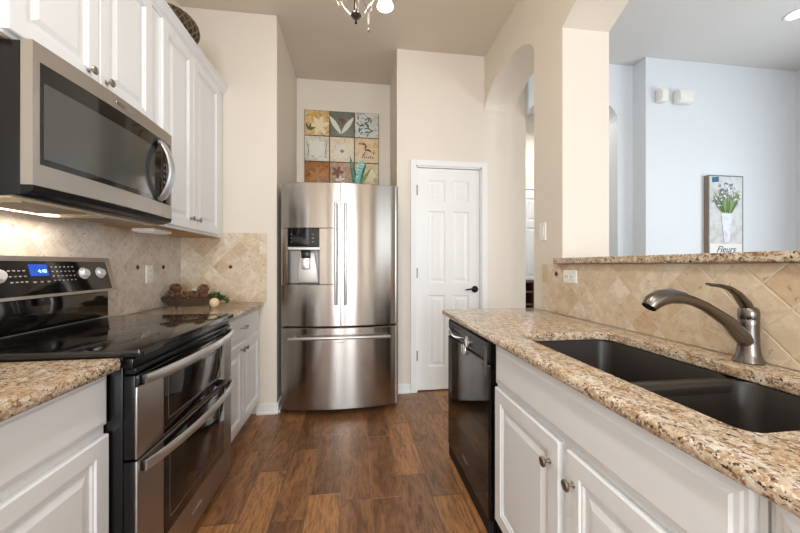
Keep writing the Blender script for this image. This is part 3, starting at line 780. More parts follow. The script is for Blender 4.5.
for x, par in ((xs-0.037, ldoor), (xs+0.037, rd)):
    yy = ffront(x); pts = []
    for i in range(17):
        t_ = i/16; pts.append((x, yy-0.030-0.028*math.sin(PI*t_), 0.885+(1.69-0.885)*t_))
    bar_handle(pts, par, [((x, yy-0.034, 0.93), (x, yy+0.004, 0.93)), ((x, yy-0.034, 1.65), (x, yy+0.004, 1.65))])
pts = []
for i in range(21):
    t_ = i/20; x = -0.525+0.80*t_; pts.append((x, ffront(x)-0.036-0.014*math.sin(PI*t_), 0.625+0.012*math.sin(PI*t_)-0.006))
bar_handle(pts, fz, [((x, ffront(x)-0.036, 0.62), (x, ffront(x)+0.004, 0.62)) for x in (-0.49, 0.24)])
text_mesh('SAMSUNG', 0.014, lambda x, y, z: (fxm+0.0+x, ffront(fxm)-0.0004-z, 0.583+y), mat_=mat('badge_grey', srgb(110, 106, 102), 0.3, 0.8), name='badge', parent=fz)

# ------------------------------------------------------------------ wall art: nine picture tiles
art = thing('wall_art', 'square wall art of nine earthy botanical picture tiles above the refrigerator', 'picture', (-0.15, YN, 2.0))
AX0, AX1, AZ0, AZ1 = -0.553, 0.252, 2.045, 2.880
part('backing', box(BM(), AX0, AX1, YN-0.022, YN-0.001, AZ0, AZ1), mat('art_backing', srgb(84, 60, 44), 0.6), art)
def artmat(i, cols, sc, dist):
    m = mat('art_print_%d' % i, cols[0], 0.45); t_ = NT(m)
    n = t_.noise(t_.mapping(t_.coord(), (1, 1, 1), (0, 0, 0), (i*3.1, 0, i*1.7)), sc, 5, 0.6, dist)
    st = [(0.3+0.4*k/(len(cols)-1), c) for k, c in enumerate(cols)]
    t_.link(t_.ramp(n, st), t_.b.inputs[BC]); return m
pal = [
 [srgb(150, 100, 40), srgb(196, 150, 78), srgb(222, 196, 140), srgb(170, 120, 60)],
 [srgb(70, 84, 74), srgb(120, 124, 110), srgb(94, 104, 90), srgb(166, 164, 146)],
 [srgb(84, 100, 104), srgb(190, 196, 192), srgb(220, 218, 206), srgb(140, 148, 144)],
 [srgb(196, 190, 176), srgb(222, 216, 202), srgb(206, 196, 178), srgb(150, 146, 138)],
 [srgb(204, 176, 134), srgb(224, 208, 178), srgb(232, 222, 202), srgb(190, 150, 104)],
 [srgb(196, 156, 104), srgb(220, 190, 146), srgb(228, 206, 170), srgb(180, 136, 90)],
 [srgb(96, 52, 22), srgb(150, 92, 40), srgb(176, 116, 52), srgb(112, 66, 30)],
 [srgb(120, 80, 60), srgb(200, 176, 150), srgb(160, 120, 90), srgb(214, 196, 176)],
 [srgb(178, 160, 124), srgb(206, 190, 156), srgb(220, 208, 178), srgb(168, 146, 108)]]
tw = (AX1-AX0)/3; th = (AZ1-AZ0)/3
cells = []
for r in range(3):
    for c in range(3):
        i = r*3+c; x0 = AX0+c*tw+0.005; z1 = AZ1-r*th-0.005
        p = part('picture_tile', box(BM(), x0, x0+tw-0.010, YN-0.030, YN-0.022, z1-th+0.010, z1, 0.002), artmat(i, pal[i], 14, 1.5), art)
        cells.append((x0+tw/2-0.005, z1-th/2+0.005, p))
YA = YN-0.0305
PC = [0]
def petal(b, cx, cz, ang, L, W, y=YA, curve=0.0, n=8):
    up, dn = [], []
    for i in range(n+1):
        t_ = i/n; wv = W*math.sin(PI*t_)**0.8; bend = curve*t_*t_
        a = ang+bend; px, pz = cx+L*t_*math.cos(a), cz+L*t_*math.sin(a); nx, nz = -math.sin(a), math.cos(a)
        up.append((px+nx*wv, pz+nz*wv)); dn.append((px-nx*wv, pz-nz*wv))
    poly = up+dn[-2:0:-1]
    PC[0] = (PC[0]+1) % 40; y = y-0.00006*PC[0]
    prism(b, poly, XZ, y-0.0012, y)
def deco(i, m, fnc, nm='printed_motif'):
    b = BM(); cx, cz, p = cells[i]; fnc(b, cx, cz); part(nm, b, m, p, False)
CR = mat('motif_cream', srgb(234, 216, 176), 0.5); WH = mat('motif_white', srgb(222, 218, 206), 0.5); BR = mat('motif_brown', srgb(120, 72, 44), 0.5)
GR = mat('motif_green', srgb(76, 92, 66), 0.5); MA = mat('motif_maroon', srgb(112, 52, 52), 0.5); TA = mat('motif_gold', srgb(176, 120, 56), 0.5); SL = mat('motif_slate', srgb(78, 96, 100), 0.5)
deco(0, CR, lambda b, x, z: [petal(b, x+0.03, z-0.03, a, 0.11, 0.024) for a in (0.3, 1.3, 2.2, 3.1, 4.2, 5.3)])
deco(0, GR, lambda b, x, z: [petal(b, x-0.09, z-0.08, a, 0.08, 0.010) for a in (0.4, 1.2, 1.9)])
deco(1, WH, lambda b, x, z: [petal(b, x-0.01, z-0.11, a, 0.235, 0.026) for a in (2.15, 0.95)])
deco(1, BR, lambda b, x, z: [petal(b, x-0.04, z+0.05, a, 0.09, 0.012, curve=-0.8) for a in (0.2, -0.3)])
deco(2, SL, lambda b, x, z: [petal(b, x+random.uniform(-.1, .08), z+random.uniform(-.1, .08), random.uniform(0, 6), 0.045, 0.007) for _ in range(26)])
deco(3, WH, lambda b, x, z: [petal(b, x, z, a*PI/4, 0.11, 0.036) for a in range(8)])
deco(3, SL, lambda b, x, z: [petal(b, x-0.10, z-0.11, 1.4, 0.2, 0.004, curve=0.3), petal(b, x+0.10, z-0.1, 1.7, 0.17, 0.004, curve=-0.2)])
deco(4, WH, lambda b, x, z: [petal(b, x, z-0.02, a*PI/3+0.2, 0.10, 0.026) for a in range(6)])
deco(4, TA, lambda b, x, z: petal(b, x-0.025, z-0.02, 0, 0.05, 0.018, YA-0.004))
deco(5, MA, lambda b, x, z: [petal(b, x-0.02, z+0.0, 1.3, 0.10, 0.010, curve=0.6), petal(b, x-0.02, z+0.0, 0.3, 0.08, 0.012, curve=-0.7), petal(b, x-0.1, z+0.07, 0.1, 0.12, 0.007, curve=-.5), petal(b, x-0.06, z-0.09, 1.0, 0.1, 0.006)])
deco(5, BR, lambda b, x, z: [box(b, x-0.03+k*0.022, x-0.018+k*0.022, YA-0.001, YA, z-0.085, z-0.065) for k in range(5)])
deco(6, TA, lambda b, x, z: [petal(b, x, z-0.02, a, 0.10, 0.02) for a in (0.4, 1.5, 2.6, 3.7, 5.0)])
deco(7, BR, lambda b, x, z: [petal(b, x-0.05, z+0.03, a, 0.07, 0.018) for a in (0, 1.2, 2.4, 3.6, 4.8)])
deco(7, WH, lambda b, x, z: [petal(b, x-0.02, z-0.06, a, 0.06, 0.012) for a in (0.5, 1.6, 3.0)])
deco(8, CR, lambda b, x, z: [petal(b, x+0.02, z+0.0, a*PI/3, 0.085, 0.030) for a in range(6)])

# plant on top of the refrigerator
pl = thing('potted_plant', 'small spiky plant with teal and green leaves on top of the refrigerator', 'plant', (0.0, 3.20, FZ-0.02))
pz = FZ-0.018
part('pot', lathe(BM(), [(0.04, 0), (0.048, 0.006), (0.06, 0.075), (0.062, 0.09), (0.056, 0.09), (0.052, 0.075), (0, 0.072)], (0.0, 3.20, pz)), mat('terracotta', srgb(140, 92, 64), 0.7), pl)
def leaf(b, base, tip, w_, nrm=(0, -1, 0), n=10, bow=0.02):
    base, tip = Vector(base), Vector(tip); d = tip-base; side = d.cross(Vector(nrm)).normalized(); nn = side.cross(d).normalized()
    L, M, R, K = [], [], [], []
    for i in range(n+1):
        t_ = i/n; p = base+d*t_+nn*bow*math.sin(PI*t_); ww = w_*(math.sin(PI*(0.12+0.88*t_))**0.7)
        if i == n: ww = 0.0005
        L.append(b.verts.new(p-side*ww)); M.append(b.verts.new(p+nn*(-0.3*ww))); R.append(b.verts.new(p+side*ww)); K.append(b.verts.new(p+nn*(-0.3*ww-0.002)))
    for i in range(n):
        b.faces.new((L[i], M[i], M[i+1], L[i+1])); b.faces.new((M[i], R[i], R[i+1], M[i+1]))
        b.faces.new((L[i], K[i], K[i+1], L[i+1])); b.faces.new((K[i], R[i], R[i+1], K[i+1]))
def leafmat(name, c1, c2):
    m = mat(name, c1, 0.4); t_ = NT(m)
    wv = t_.noise(t_.mapping(t_.coord(), (4, 4, 40)), 3, 2); t_.link(t_.ramp(wv, [(0.42, c1), (0.56, c2)]), t_.b.inputs[BC]); return m
LT = leafmat('teal_striped_leaf', srgb(70, 142, 140), srgb(150, 206, 200)); LG = leafmat('dark_green_leaf', srgb(28, 72, 48), srgb(70, 116, 70)); LO = leafmat('olive_leaf', srgb(60, 84, 40), srgb(110, 128, 74))
b0 = (0.0, 3.20, pz+0.072)
for tip, w_, m in (((-0.055, 3.14, 2.23), 0.020, LG), ((0.075, 3.18, 2.25), 0.018, LT), ((0.03, 3.12, 2.19), 0.018, LT), ((0.145, 3.14, 2.13), 0.017, LO), ((-0.02, 3.24, 2.17), 0.016, LG), ((0.10, 3.24, 2.20), 0.016, LG)):
    b = BM(); leaf(b, b0, tip, w_); part('leaf', b, m, pl)

# ------------------------------------------------------------------ peninsula
PX = 0.605     # carcass face
def base_nx(y0, y1, label, splits, false_front=True):
    o = thing('base_cabinet', label, 'cabinet', (PX, (y0+y1)/2, 0))
    b = BM(); box(b, PX, PX+0.02, y0, y1, 0.10, CB-0.001); box(b, PX+0.02, XR-0.012, y0, y0+0.016, 0.10, CB-0.001); box(b, PX+0.02, XR-0.012, y1-0.016, y1, 0.10, CB-0.001); box(b, PX+0.02, XR-0.012, y0+0.016, y1-0.016, 0.10, 0.118)
    part('body', b, CABR, o)
    part('toe_kick', box(BM(), PX+0.06, PX+0.075, y0, y1, 0, 0.10), CABR, o)
    part('false_drawer', door_nx(BM(), PX, splits[0][0], splits[-1][1], 0.698, 0.864, [(0, 0), (0, 0.011), (0.004, 0.014), (0.010, 0.0145), (0.014, 0.017), (0.022, 0.018), (0.027, 0.021)]), CABR, o, False)
    for (a, c, ky) in splits:
        d = part('door', door_nx(BM(), PX, a, c, 0.118, 0.682), CABR, o, False); knob((PX-0.018, ky, 0.602), (-1, 0, 0), d)
    return o
base_nx(0.409, 1.345, 'white sink base cabinet with two doors under the sink', [(0.419, 0.853, 0.822), (0.888, 1.333, 0.932)])
base_nx(-0.50, 0.405, 'white base cabinet beside the sink cabinet, at the right edge of the photo', [(-0.48, -0.06, -0.09), (-0.05, 0.394, -0.02)])
solo('end_panel', box(BM(), PX+0.06, XR-0.012, 2.022, 2.045, 0, CB-0.001), CABR, 'white end panel on the far side of the dishwasher', 'panel', (PX, 2.02, 0), smooth=False)

# dishwasher
dw = thing('dishwasher', 'glossy black dishwasher under the far end of the peninsula countertop', 'dishwasher', (0.9, 1.67, 0))
DWX = 0.578; DY0, DY1 = 1.376, 2.018
part('body', box(BM(), DWX+0.035, XR-0.03, DY0, DY1, 0.02, 0.862), BLACKMT, dw)
b = BM(); panel(b, face_nx(DWX+0.032), -DY1, -DY0, 0.075, 0.758, [(0, 0), (0, 0.026), (0.006, 0.032)]); dd = part('door', b, BLACKGL, dw)
b = BM(); panel(b, face_nx(DWX+0.032), -DY1, -DY0, 0.762, 0.860, [(0, 0), (0, 0.022), (0.008, 0.030)]); cp = part('control_panel', b, BLACKPL, dw)
part('toe_panel', box(BM(), DWX+0.006, DWX+0.03, DY0, DY1, 0.004, 0.072), BLACKMT, dw)
part('side_strip', box(BM(), DWX+0.022, DWX+0.07, 1.350, DY0-0.003, 0.0, 0.866), BLACKPL, dw, label='black filler strip')
b = BM(); pts = []
for i in range(13):
    t_ = i/12; pts.append((DWX-0.006-0.014*math.sin(PI*t_), 1.96-0.28*t_, 0.812-0.018*math.sin(PI*t_)))
tube(b, pts, [0.006]+[0.009]*11+[0.006], 12, flat=0.7); part('handle', b, CHROME, dw)
b = BM(); lathe(b, [(0.03, 0), (0.03, 0.006), (0.024, 0.012), (0, 0.013)], (DWX+0.001, 1.645, 0.800), (-1, 0, 0), 24); part('dial', b, CHROME, dw, label='chrome dial')
b = BM(); 
prism(b, rounded([(-1.73, 0.725), (-1.66, 0.725), (-1.665, 0.775), (-1.725, 0.775)], 0.012), face_nx(0), -(DWX-0.0), -(DWX-0.010), 0.002); part('latch', b, CHROME, dw, label='chrome latch')
b = BM(); box(b, DWX-0.0006, DWX+0.002, 1.40, 1.43, 0.70, 0.83)
part('panel_mark', b, mat('grey_mark', srgb(90, 88, 86), 0.4), cp, False)
text_mesh('Whirlpool', 0.022, lambda x, y, z: (DWX-0.0006-z, 1.70-x, 0.155+y), mat_=CHROME, name='badge', parent=dd, bold=0.0003)

# countertop with sink cut-out
SX0, SX1, SY0, SY1 = 0.684, 1.095, 0.488, 1.318
outer = rounded([(0.560, -0.52), (XR-0.011, -0.52), (XR-0.011, 2.13), (0.560, 2.13)], [0, 0, 0, 0.035])
hole = rounded([(SX0, SY0), (SX1, SY0), (SX1, SY1), (SX0, SY1)], [0.032, 0.07, 0.06, 0.008], 9)
def slab_with_hole(outer, hole, z0, z1, bev=0.013, s=4):
    bm = BM()
    def off(poly, d):
        n = len(poly); out = []
        for i in range(n):
            p0, p, p1 = Vector(poly[i-1]), Vector(poly[i]), Vector(poly[(i+1) % n])
            a = (p-p0).normalized(); c = (p1-p).normalized(); na = Vector((-a.y, a.x)); nc = Vector((-c.y, c.x)); m_ = (na+nc); m_ = m_/max(0.3, m_.dot(na))
            out.append((p.x+m_.x*d, p.y+m_.y*d))
        return out
    def rings(poly, bev, inner):
        rs = []
        for k in range(s+1):
            a = PI/2*k/s; ins = bev*(1-math.sin(a)); h = z0+bev*(1-math.cos(a)) ; rs.append((ins, h))
        for k in range(s+1):
            a = PI/2*k/s; rs.append((bev*(1-math.cos(a)), z1-bev*(1-math.sin(a))))
        R = []
        for ins, h in rs:
            q = off(poly, -ins if inner else ins); R.append([bm.verts.new((x, y, h)) for x, y in q])
        for i in range(len(R)-1):
            n = len(poly)
            for k in range(n): bm.faces.new((R[i][k], R[i][(k+1) % n], R[i+1][(k+1) % n], R[i+1][k]))
        return R[0], R[-1]
    ob, ot = rings(outer, bev, False); ib, it = rings(hole, 0.004, True)
    for A, B in ((ob, ib), (ot, it)):
        es = []
        for L in (A, B):
            for k in range(len(L)):
                e = bm.edges.get((L[k], L[(k+1) % len(L)])) or bm.edges.new((L[k], L[(k+1) % len(L)])); es.append(e)
        bmesh.ops.triangle_fill(bm, use_beauty=True, use_dissolve=False, edges=es)
    return bm
solo('granite_countertop', slab_with_hole(outer, hole, CB, TOP), GRANITE, 'tan granite peninsula countertop with the sink cut into it', 'countertop', (0.9, 0.8, CB))
bar = rounded([(1.198, -1.0), (1.64, -1.0), (1.64, 1.829), (1.2335, 1.829), (1.2335, 1.88), (1.198, 1.88)], [0, 0, 0, 0, 0, 0.015])
slab('granite_bar_top', bar, 1.2075, 1.2405, 'raised tan granite bar top on the half wall above the sink', 0.009)

# sink: two bowls
sk = thing('kitchen_sink', 'black composite undermount double bowl sink in the peninsula countertop', 'sink', (0.88, 0.87, 0.66))
b = BM()
def bowl(b, x0, x1, y0, y1, ztop, zbot, r=0.05):
    loops = [(0.0, ztop), (0.006, ztop-0.012), (0.012, zbot+0.05), (0.022, zbot+0.02), (0.045, zbot+0.002), (0.09, zbot)]
    prev = None; first = None
    for ins, z in loops:
        q = rounded([(x0+ins, y0+ins), (x1-ins, y0+ins), (x1-ins, y1-ins), (x0+ins, y1-ins)], max(0.012, r-ins*0.3), 6)
        R = [b.verts.new((x, y, z)) for x, y in q]
        if prev:
            n = len(R)
            for k in range(n): b.faces.new((prev[k], prev[(k+1) % n], R[(k+1) % n], R[k]))
        else: first = R
        prev = R
    b.faces.new(prev)
    # outer skin
    prev = None
    for ins, z in ((0, ztop), (-0.006, ztop-0.01), (-0.006, zbot-0.006), (0.05, zbot-0.008)):
        q = rounded([(x0+ins, y0+ins), (x1-ins, y0+ins), (x1-ins, y1-ins), (x0+ins, y1-ins)], max(0.012, r-ins*0.3), 6)
        R = first if prev is None else [b.verts.new((x, y, z)) for x, y in q]
        if prev:
            n = len(R)
            for k in range(n): b.faces.new((prev[k], prev[(k+1) % n], R[(k+1) % n], R[k]))
        prev = R
    b.faces.new(prev)
YD = 0.815
bowl(b, SX0-0.008, SX1+0.008, YD+0.014, SY1+0.008, 0.8705, 0.665)
fb = part('bowl', b, SINK, sk)
b = BM(); bowl(b, SX0-0.008, SX1+0.008, SY0-0.008, YD-0.014, 0.8705, 0.665); nb = part('bowl', b, SINK, sk)
b = BM(); box(b, SX0-0.006, SX1+0.006, YD-0.021, YD+0.021, 0.825, 0.8685, 0.014, 5); part('divider', b, SINK, sk)
for (x, y, p) in ((0.885, 1.05, fb), (0.885, 0.64, nb)):
    part('drain', lathe(BM(), [(0.045, 0), (0.045, 0.003), (0.038, 0.004), (0.034, -0.002), (0.0, -0.003)], (x, y, 0.6655), n=28), NICKEL, p)

# faucet
fc = thing('kitchen_faucet', 'brushed nickel single lever faucet standing behind the sink', 'faucet', (1.181, 0.846, TOP))
FXc, FYc = 1.181, 0.846
FAU = mat('brushed_nickel_faucet', srgb(122, 117, 112), 0.26, 1.0)
b = BM(); lathe(b, [(0.036, 0), (0.037, 0.004), (0.035, 0.009), (0.030, 0.018), (0.0265, 0.035), (0.0245, 0.06), (0.024, 0.09), (0.024, 0.115), (0.0245, 0.128), (0.0235, 0.130), (0.0235, 0.132), (0.0245, 0.134), (0.0245, 0.150), (0.023, 0.160), (0.017, 0.168), (0, 0.170)], (FXc, FYc, TOP), n=32); part('body', b, FAU, fc)
b = BM(); pts = [(1.178, FYc, 0.965), (1.145, FYc, 0.995), (1.108, FYc, 1.030), (1.066, FYc, 1.055), (1.026, FYc, 1.078), (0.986, FYc, 1.094), (0.946, FYc, 1.104), (0.911, FYc, 1.108), (0.883, FYc, 1.104)]
tube(b, pts, [0.022, 0.021, 0.018, 0.016, 0.0145, 0.0145, 0.016, 0.017, 0.017], 18); sp = part('spout', b, FAU, fc)
b = BM(); tube(b, [(0.956, FYc, 1.1025), (0.911, FYc, 1.109), (0.876, FYc, 1.104), (0.853, FYc, 1.092), (0.841, FYc, 1.078)], [0.0175, 0.0225, 0.0245, 0.0235, 0.019], 20); part('spray_head', b, FAU, fc)
b = BM(); lathe(b, [(0.010, 0), (0.010, 0.010), (0.007, 0.012), (0, 0.012)], (0.847, FYc, 1.096), (-1, 0, 0.35), 14); part('spray_button', b, BLACKMT, sp)
b = BM(); tube(b, [(1.181, FYc, 1.062), (1.166, FYc, 1.085), (1.140, FYc, 1.113), (1.112, FYc, 1.130), (1.080, FYc, 1.138), (1.050, FYc, 1.141), (1.036, FYc, 1.144)], [0.018, 0.019, 0.015, 0.012, 0.0095, 0.0085, 0.006], 14, flat=0.6); part('lever', b, FAU, fc)

# ------------------------------------------------------------------ tray of pine cones
TX, TY = -1.165, 2.545
tr = thing('decor_tray', 'dark metal footed tray holding pine cones in the counter corner', 'tray', (TX, TY, TOP))
ang = 0.42; ca, sa = math.cos(ang), math.sin(ang)
def tp(u, v, z): return (TX+u*ca-v*sa, TY+u*sa+v*ca, TOP+z)
ang = 0.10; ca, sa = math.cos(ang), math.sin(ang)
b = BM()
def ring_(L, W, z): return [b.verts.new(tp(u, v, z)) for u, v in ((-L, -W*0.55), (-L*0.35, -W), (L*0.35, -W), (L, -W*0.55), (L, W*0.55), (L*0.35, W), (-L*0.35, W), (-L, W*0.55))]
R0 = ring_(0.150, 0.052, 0.009); R1 = ring_(0.190, 0.078, 0.060); R2 = ring_(0.185, 0.074, 0.060); R3 = ring_(0.146, 0.049, 0.020)
for A, B in ((R0, R1), (R1, R2), (R2, R3)):
    for k in range(8): b.faces.new((A[k], A[(k+1) % 8], B[(k+1) % 8], B[k]))
b.faces.new(R0[::-1]); b.faces.new(R3)
part('basin', b, mat('aged_dark_metal', srgb(104, 92, 80), 0.4, 0.6), tr, False)
for u in (-0.12, 0.12):
    for v in (-0.035, 0.035):
        b = BM(); tube(b, [tp(u, v, 0.012), tp(u, v, 0.006), tp(u*1.02, v*1.05, 0.0005)], [0.008, 0.006, 0.008], 8); part('foot', b, MATS['aged_dark_metal'], tr)
def cone_mat():
    m = mat('pine_cone_brown', srgb(104, 62, 38), 0.7); t_ = NT(m)
    n = t_.noise(t_.coord(), 60, 4); t_.link(t_.ramp(n, [(0.4, srgb(70, 46, 34)), (0.6, srgb(156, 116, 86))]), t_.b.inputs[BC]); return m
CONE = cone_mat()
def pine_cone(loc, R, L, axis, label, m=CONE):
    R *= 1.2; L *= 1.15; loc = (loc[0], loc[1], loc[2]+0.014)
    b = BM(); ax = Vector(axis).normalized(); a, c = frame_of(ax); o_ = Vector(loc)
    lathe(b, [(0, -L*0.5), (R*0.35, -L*0.42), (R*0.42, -L*0.1), (R*0.25, L*0.3), (0, L*0.5)], o_, ax, 12)
    n = 46
    for i in range(n):
        t_ = i/n; h = -L*0.47+L*0.97*t_; r = R*(math.sin(PI*min(1, 0.18+0.80*t_))**0.75); th_ = i*2.39996
        d = (a*math.cos(th_)+c*math.sin(th_)); p = o_+ax*h+d*r*0.45; tip = o_+ax*(h+L*0.14)+d*r*1.05; s_ = ax.cross(d).normalized()*R*0.34*(1.15-t_*0.6); k = R*0.10
        q = [b.verts.new(x) for x in (p-s_*0.4, p+s_*0.4, tip+s_-ax*k, tip+d*R*0.08, tip-s_-ax*k, tip+ax*k*1.2)]
        b.faces.new((q[0], q[1], q[2], q[3], q[4])); b.faces.new((q[0], q[5], q[1])); b.faces.new((q[1], q[5], q[2])); b.faces.new((q[2], q[5], q[3])); b.faces.new((q[3], q[5], q[4])); b.faces.new((q[4], q[5], q[0]))
    zmin = min(v.co.z for v in b.verts)
    return solo('pine_cone', b, m, label, 'pine cone', tuple(loc), 'pine cones in the tray', smooth=False)
pine_cone(tp(-0.13, 0.0, 0.062), 0.036, 0.075, (0.2, -0.3, 1), 'brown pine cone standing at the left end of the tray')
pine_cone(tp(-0.115, 0.005, 0.112), 0.030, 0.055, (0.6, -0.4, 0.5), 'brown pine cone perched on top at the left end of the tray')
pine_cone(tp(-0.055, -0.018, 0.057), 0.031, 0.066, (-0.7, -0.6, 0.2), 'brown pine cone lying in the tray just right of the standing one')
pine_cone(tp(0.005, -0.015, 0.057), 0.031, 0.066, (0.5, -0.8, 0.1), 'brown pine cone lying in the middle of the tray')
pine_cone(tp(0.065, -0.012, 0.058), 0.031, 0.066, (0.8, -0.5, 0.3), 'brown pine cone lying in the tray under the upper right one')
pine_cone(tp(0.062, 0.010, 0.105), 0.030, 0.056, (0.1, -0.6, 0.8), 'brown pine cone resting on top towards the right of the tray')
# white flower
b = BM()
fo = Vector(tp(0.005, 0.022, 0.098))
for k in range(14):
    a_ = k*2.4; el = 0.2+0.08*k; leaf(b, fo, fo+Vector((math.cos(a_)*math.cos(el), math.sin(a_)*math.cos(el), math.sin(el)))*0.034, 0.012, nrm=(0, 0, 1) if el < 1.2 else (1, 0, 0), n=5, bow=0.004)
tube(b, [fo, fo-Vector((0, 0, 0.06))], 0.003, 6)
solo('white_flower', b, mat('white_petals', srgb(236, 232, 226), 0.6), 'small white flower behind the middle pine cones in the tray', 'flower', tuple(fo))
def sprig(center, spread, n, label, m, loc):
    o = thing('greenery_sprig', label, 'greenery', loc)
    b = BM(); st = BM()
    c0 = Vector(center)
    for k in range(n):
        t_ = k/(n-1); p = c0+Vector((spread[0]*(t_-0.5)*2, spread[1]*(t_-0.5)*2, spread[2]*(-(t_-0.35)**2*2.0)))
        for q in range(7):
            d = Vector((random.uniform(-1, 1), random.uniform(-1, 1), random.uniform(-0.2, 1))).normalized()
            leaf(b, p, p+d*random.uniform(0.022, 0.038), 0.007, nrm=(0.1, -0.3, 1), n=4, bow=0.002)
    pts = [c0+Vector((spread[0]*(k/7-0.5)*2, spread[1]*(k/7-0.5)*2, spread[2]*(-(k/7-0.35)**2*2.0))) for k in range(8)]
    tube(st, pts, 0.0025, 6)
    part('stem', st, mat('sprig_stem', srgb(84, 66, 44), 0.7), o); part('leaves', b, m, o)['kind'] = 'stuff'
GL = speckle('sprig_green', srgb(52, 84, 40), srgb(98, 130, 66), 60, 0.5); GD = speckle('sprig_dark_green', srgb(62, 84, 48), srgb(110, 124, 84), 60, 0.5)
sprig(tp(0.165, -0.01, 0.078), (0.065, 0.005, 0.07), 16, 'bright green sprig draping over the right end of the pine cone tray', GL, tp(0.16, 0, 0.05))
sprig(tp(-0.205, -0.02, 0.060), (0.045, 0.01, 0.05), 16, 'dark green sprig at the left end of the pine cone tray', GD, tp(-0.19, 0, 0.05))
b = BM(); lathe(b, [(0.0, 0), (0.016, 0.0005), (0.027, 0.012), (0.032, 0.030), (0.029, 0.048), (0.018, 0.060), (0.006, 0.064), (0, 0.064)], (-0.985, 2.455, TOP), n=24)
solo('decor_ball', b, mat('cream_ceramic', srgb(226, 204, 166), 0.35), 'small cream round ball in front of the right end of the tray', 'ornament', (-0.985, 2.455, TOP))

# ------------------------------------------------------------------ chandelier
CHX, CHY, CHZ = 0.0, 1.6, 2.365
ch = thing('chandelier', 'chrome chandelier with curved arms and glass shades hanging from the ceiling', 'chandelier', (CHX, CHY, H))
b = BM(); lathe(b, [(0, 0), (0.007, 0.004), (0.004, 0.016), (0.009, 0.024), (0.018, 0.030), (0.026, 0.040), (0.020, 0.052), (0.012, 0.060), (0.010, 0.12), (0.022, 0.15), (0.010, 0.18), (0.008, 0.40)], (CHX, CHY, CHZ), n=20)
part('column', b, mat('dark_chrome', srgb(96, 90, 84), 0.2, 1.0), ch)
b = BM(); tube(b, [(CHX, CHY, CHZ+0.39), (CHX, CHY, H-0.03)], 0.005, 8); lathe(b, [(0.06, 0), (0.062, -0.01), (0.03, -0.03), (0.0, -0.032)], (CHX, CHY, H)); part('canopy', b, CHROME, ch)
GLASS = mat('frosted_shade_glass', srgb(255, 250, 240), 0.35, 0.0, Transmission_Weight=0.6)
NT(GLASS).b.inputs['Emission Color'].default_value = (1, 0.90, 0.78, 1); NT(GLASS).b.inputs['Emission Strength'].default_value = 1.2
for k in range(3):
    a = 2*PI*k/3+0.70; c_, s_ = math.cos(a), math.sin(a)
    P3 = lambda r, z: (CHX+r*c_, CHY+r*s_, CHZ+z)
    b = BM(); pts = [P3(0.008, 0.045), P3(0.03, 0.05), P3(0.06, 0.085), P3(0.095, 0.15), P3(0.13, 0.215), P3(0.165, 0.25), P3(0.19, 0.255), P3(0.20, 0.245)]
    tube(b, pts, 0.005, 8); ar = part('arm', b, CHROME, ch)
    b = BM(); pts = [P3(0.012, 0.17), P3(0.05, 0.14), P3(0.085, 0.10), P3(0.10, 0.13), P3(0.09, 0.16)]; tube(b, pts, 0.0035, 8); part('scroll', b, CHROME, ar)
    b = BM(); lathe(b, [(0.014, 0.0), (0.020, -0.012), (0.036, -0.030), (0.044, -0.05), (0.041, -0.05), (0.033, -0.030), (0.016, -0.014), (0.0, -0.012)], P3(0.20, 0.25), n=24); part('shade', b, GLASS, ar)
# short hanging chain with drop
dc = BM()
for k in range(5): 
    tube(dc, [(0.062+0.004*math.cos(t_*PI/4), CHY+0.02, 2.385+k*0.013+0.006*math.sin(t_*PI/4)) for t_ in range(8)], 0.0012, 5)
lathe(dc, [(0, 0), (0.006, 0.006), (0.004, 0.018), (0.001, 0.024)], (0.062, CHY+0.02, 2.343), n=10)
part('pendant_drop', dc, CHROME, ch)
pd = bpy.data.lights.new('chandelier_light', 'POINT'); pd.energy = 5; pd.color = (1, 0.88, 0.74); pd.shadow_soft_size = 0.12
po = bpy.data.objects.new('chandelier_light', pd); po.location = (CHX, CHY, CHZ+0.30); C.objects.link(po)

# ------------------------------------------------------------------ dining room items
CWY = 2.84
KX0, KX1, KZ0, KZ1 = 3.440, 3.836, 1.08, 2.087
ca_ = thing('canvas_print', 'narrow canvas print of a white pot of spring flowers with the word Fleurs', 'picture', ((KX0+KX1)/2, CWY, KZ0))
part('canvas', box(BM(), KX0, KX1, CWY-0.045, CWY-0.001, KZ0, KZ1, 0.002), speckle('canvas_pale', srgb(214, 216, 216), srgb(196, 198, 196), 14, 0.8), ca_)
part('canvas_side', box(BM(), KX0-0.003, KX0, CWY-0.0445, CWY-0.001, KZ0, KZ1), mat('canvas_side_taupe', srgb(140, 126, 112), 0.8), ca_, label='taupe canvas edge')
FY = CWY-0.0455
b = BM()
for a, c, d, e in ((KX0, KX0+0.006, KZ0, KZ1), (KX1-0.008, KX1, KZ0, KZ1), (KX0, KX1, KZ1-0.010, KZ1)): box(b, a, c, FY-0.001, FY, d, e)
part('printed_border', b, mat('border_grey', srgb(104, 108, 108), 0.7), ca_, False)
part('text_band', box(BM(), KX0+0.012, KX1-0.012, FY-0.0012, FY, KZ0+0.02, 1.412), mat('band_white', srgb(232, 232, 230), 0.7), ca_, False)
kc = (KX0+KX1)/2+0.006
b = BM(); prism(b, [(kc-0.032, 1.425), (kc+0.030, 1.425), (kc+0.066, 1.725), (kc-0.066, 1.725)], XZ, FY-0.003, FY-0.0015)
part('printed_pot', b, speckle('pot_white', srgb(228, 232, 238), srgb(200, 206, 214), 16, 0.7), ca_, False)
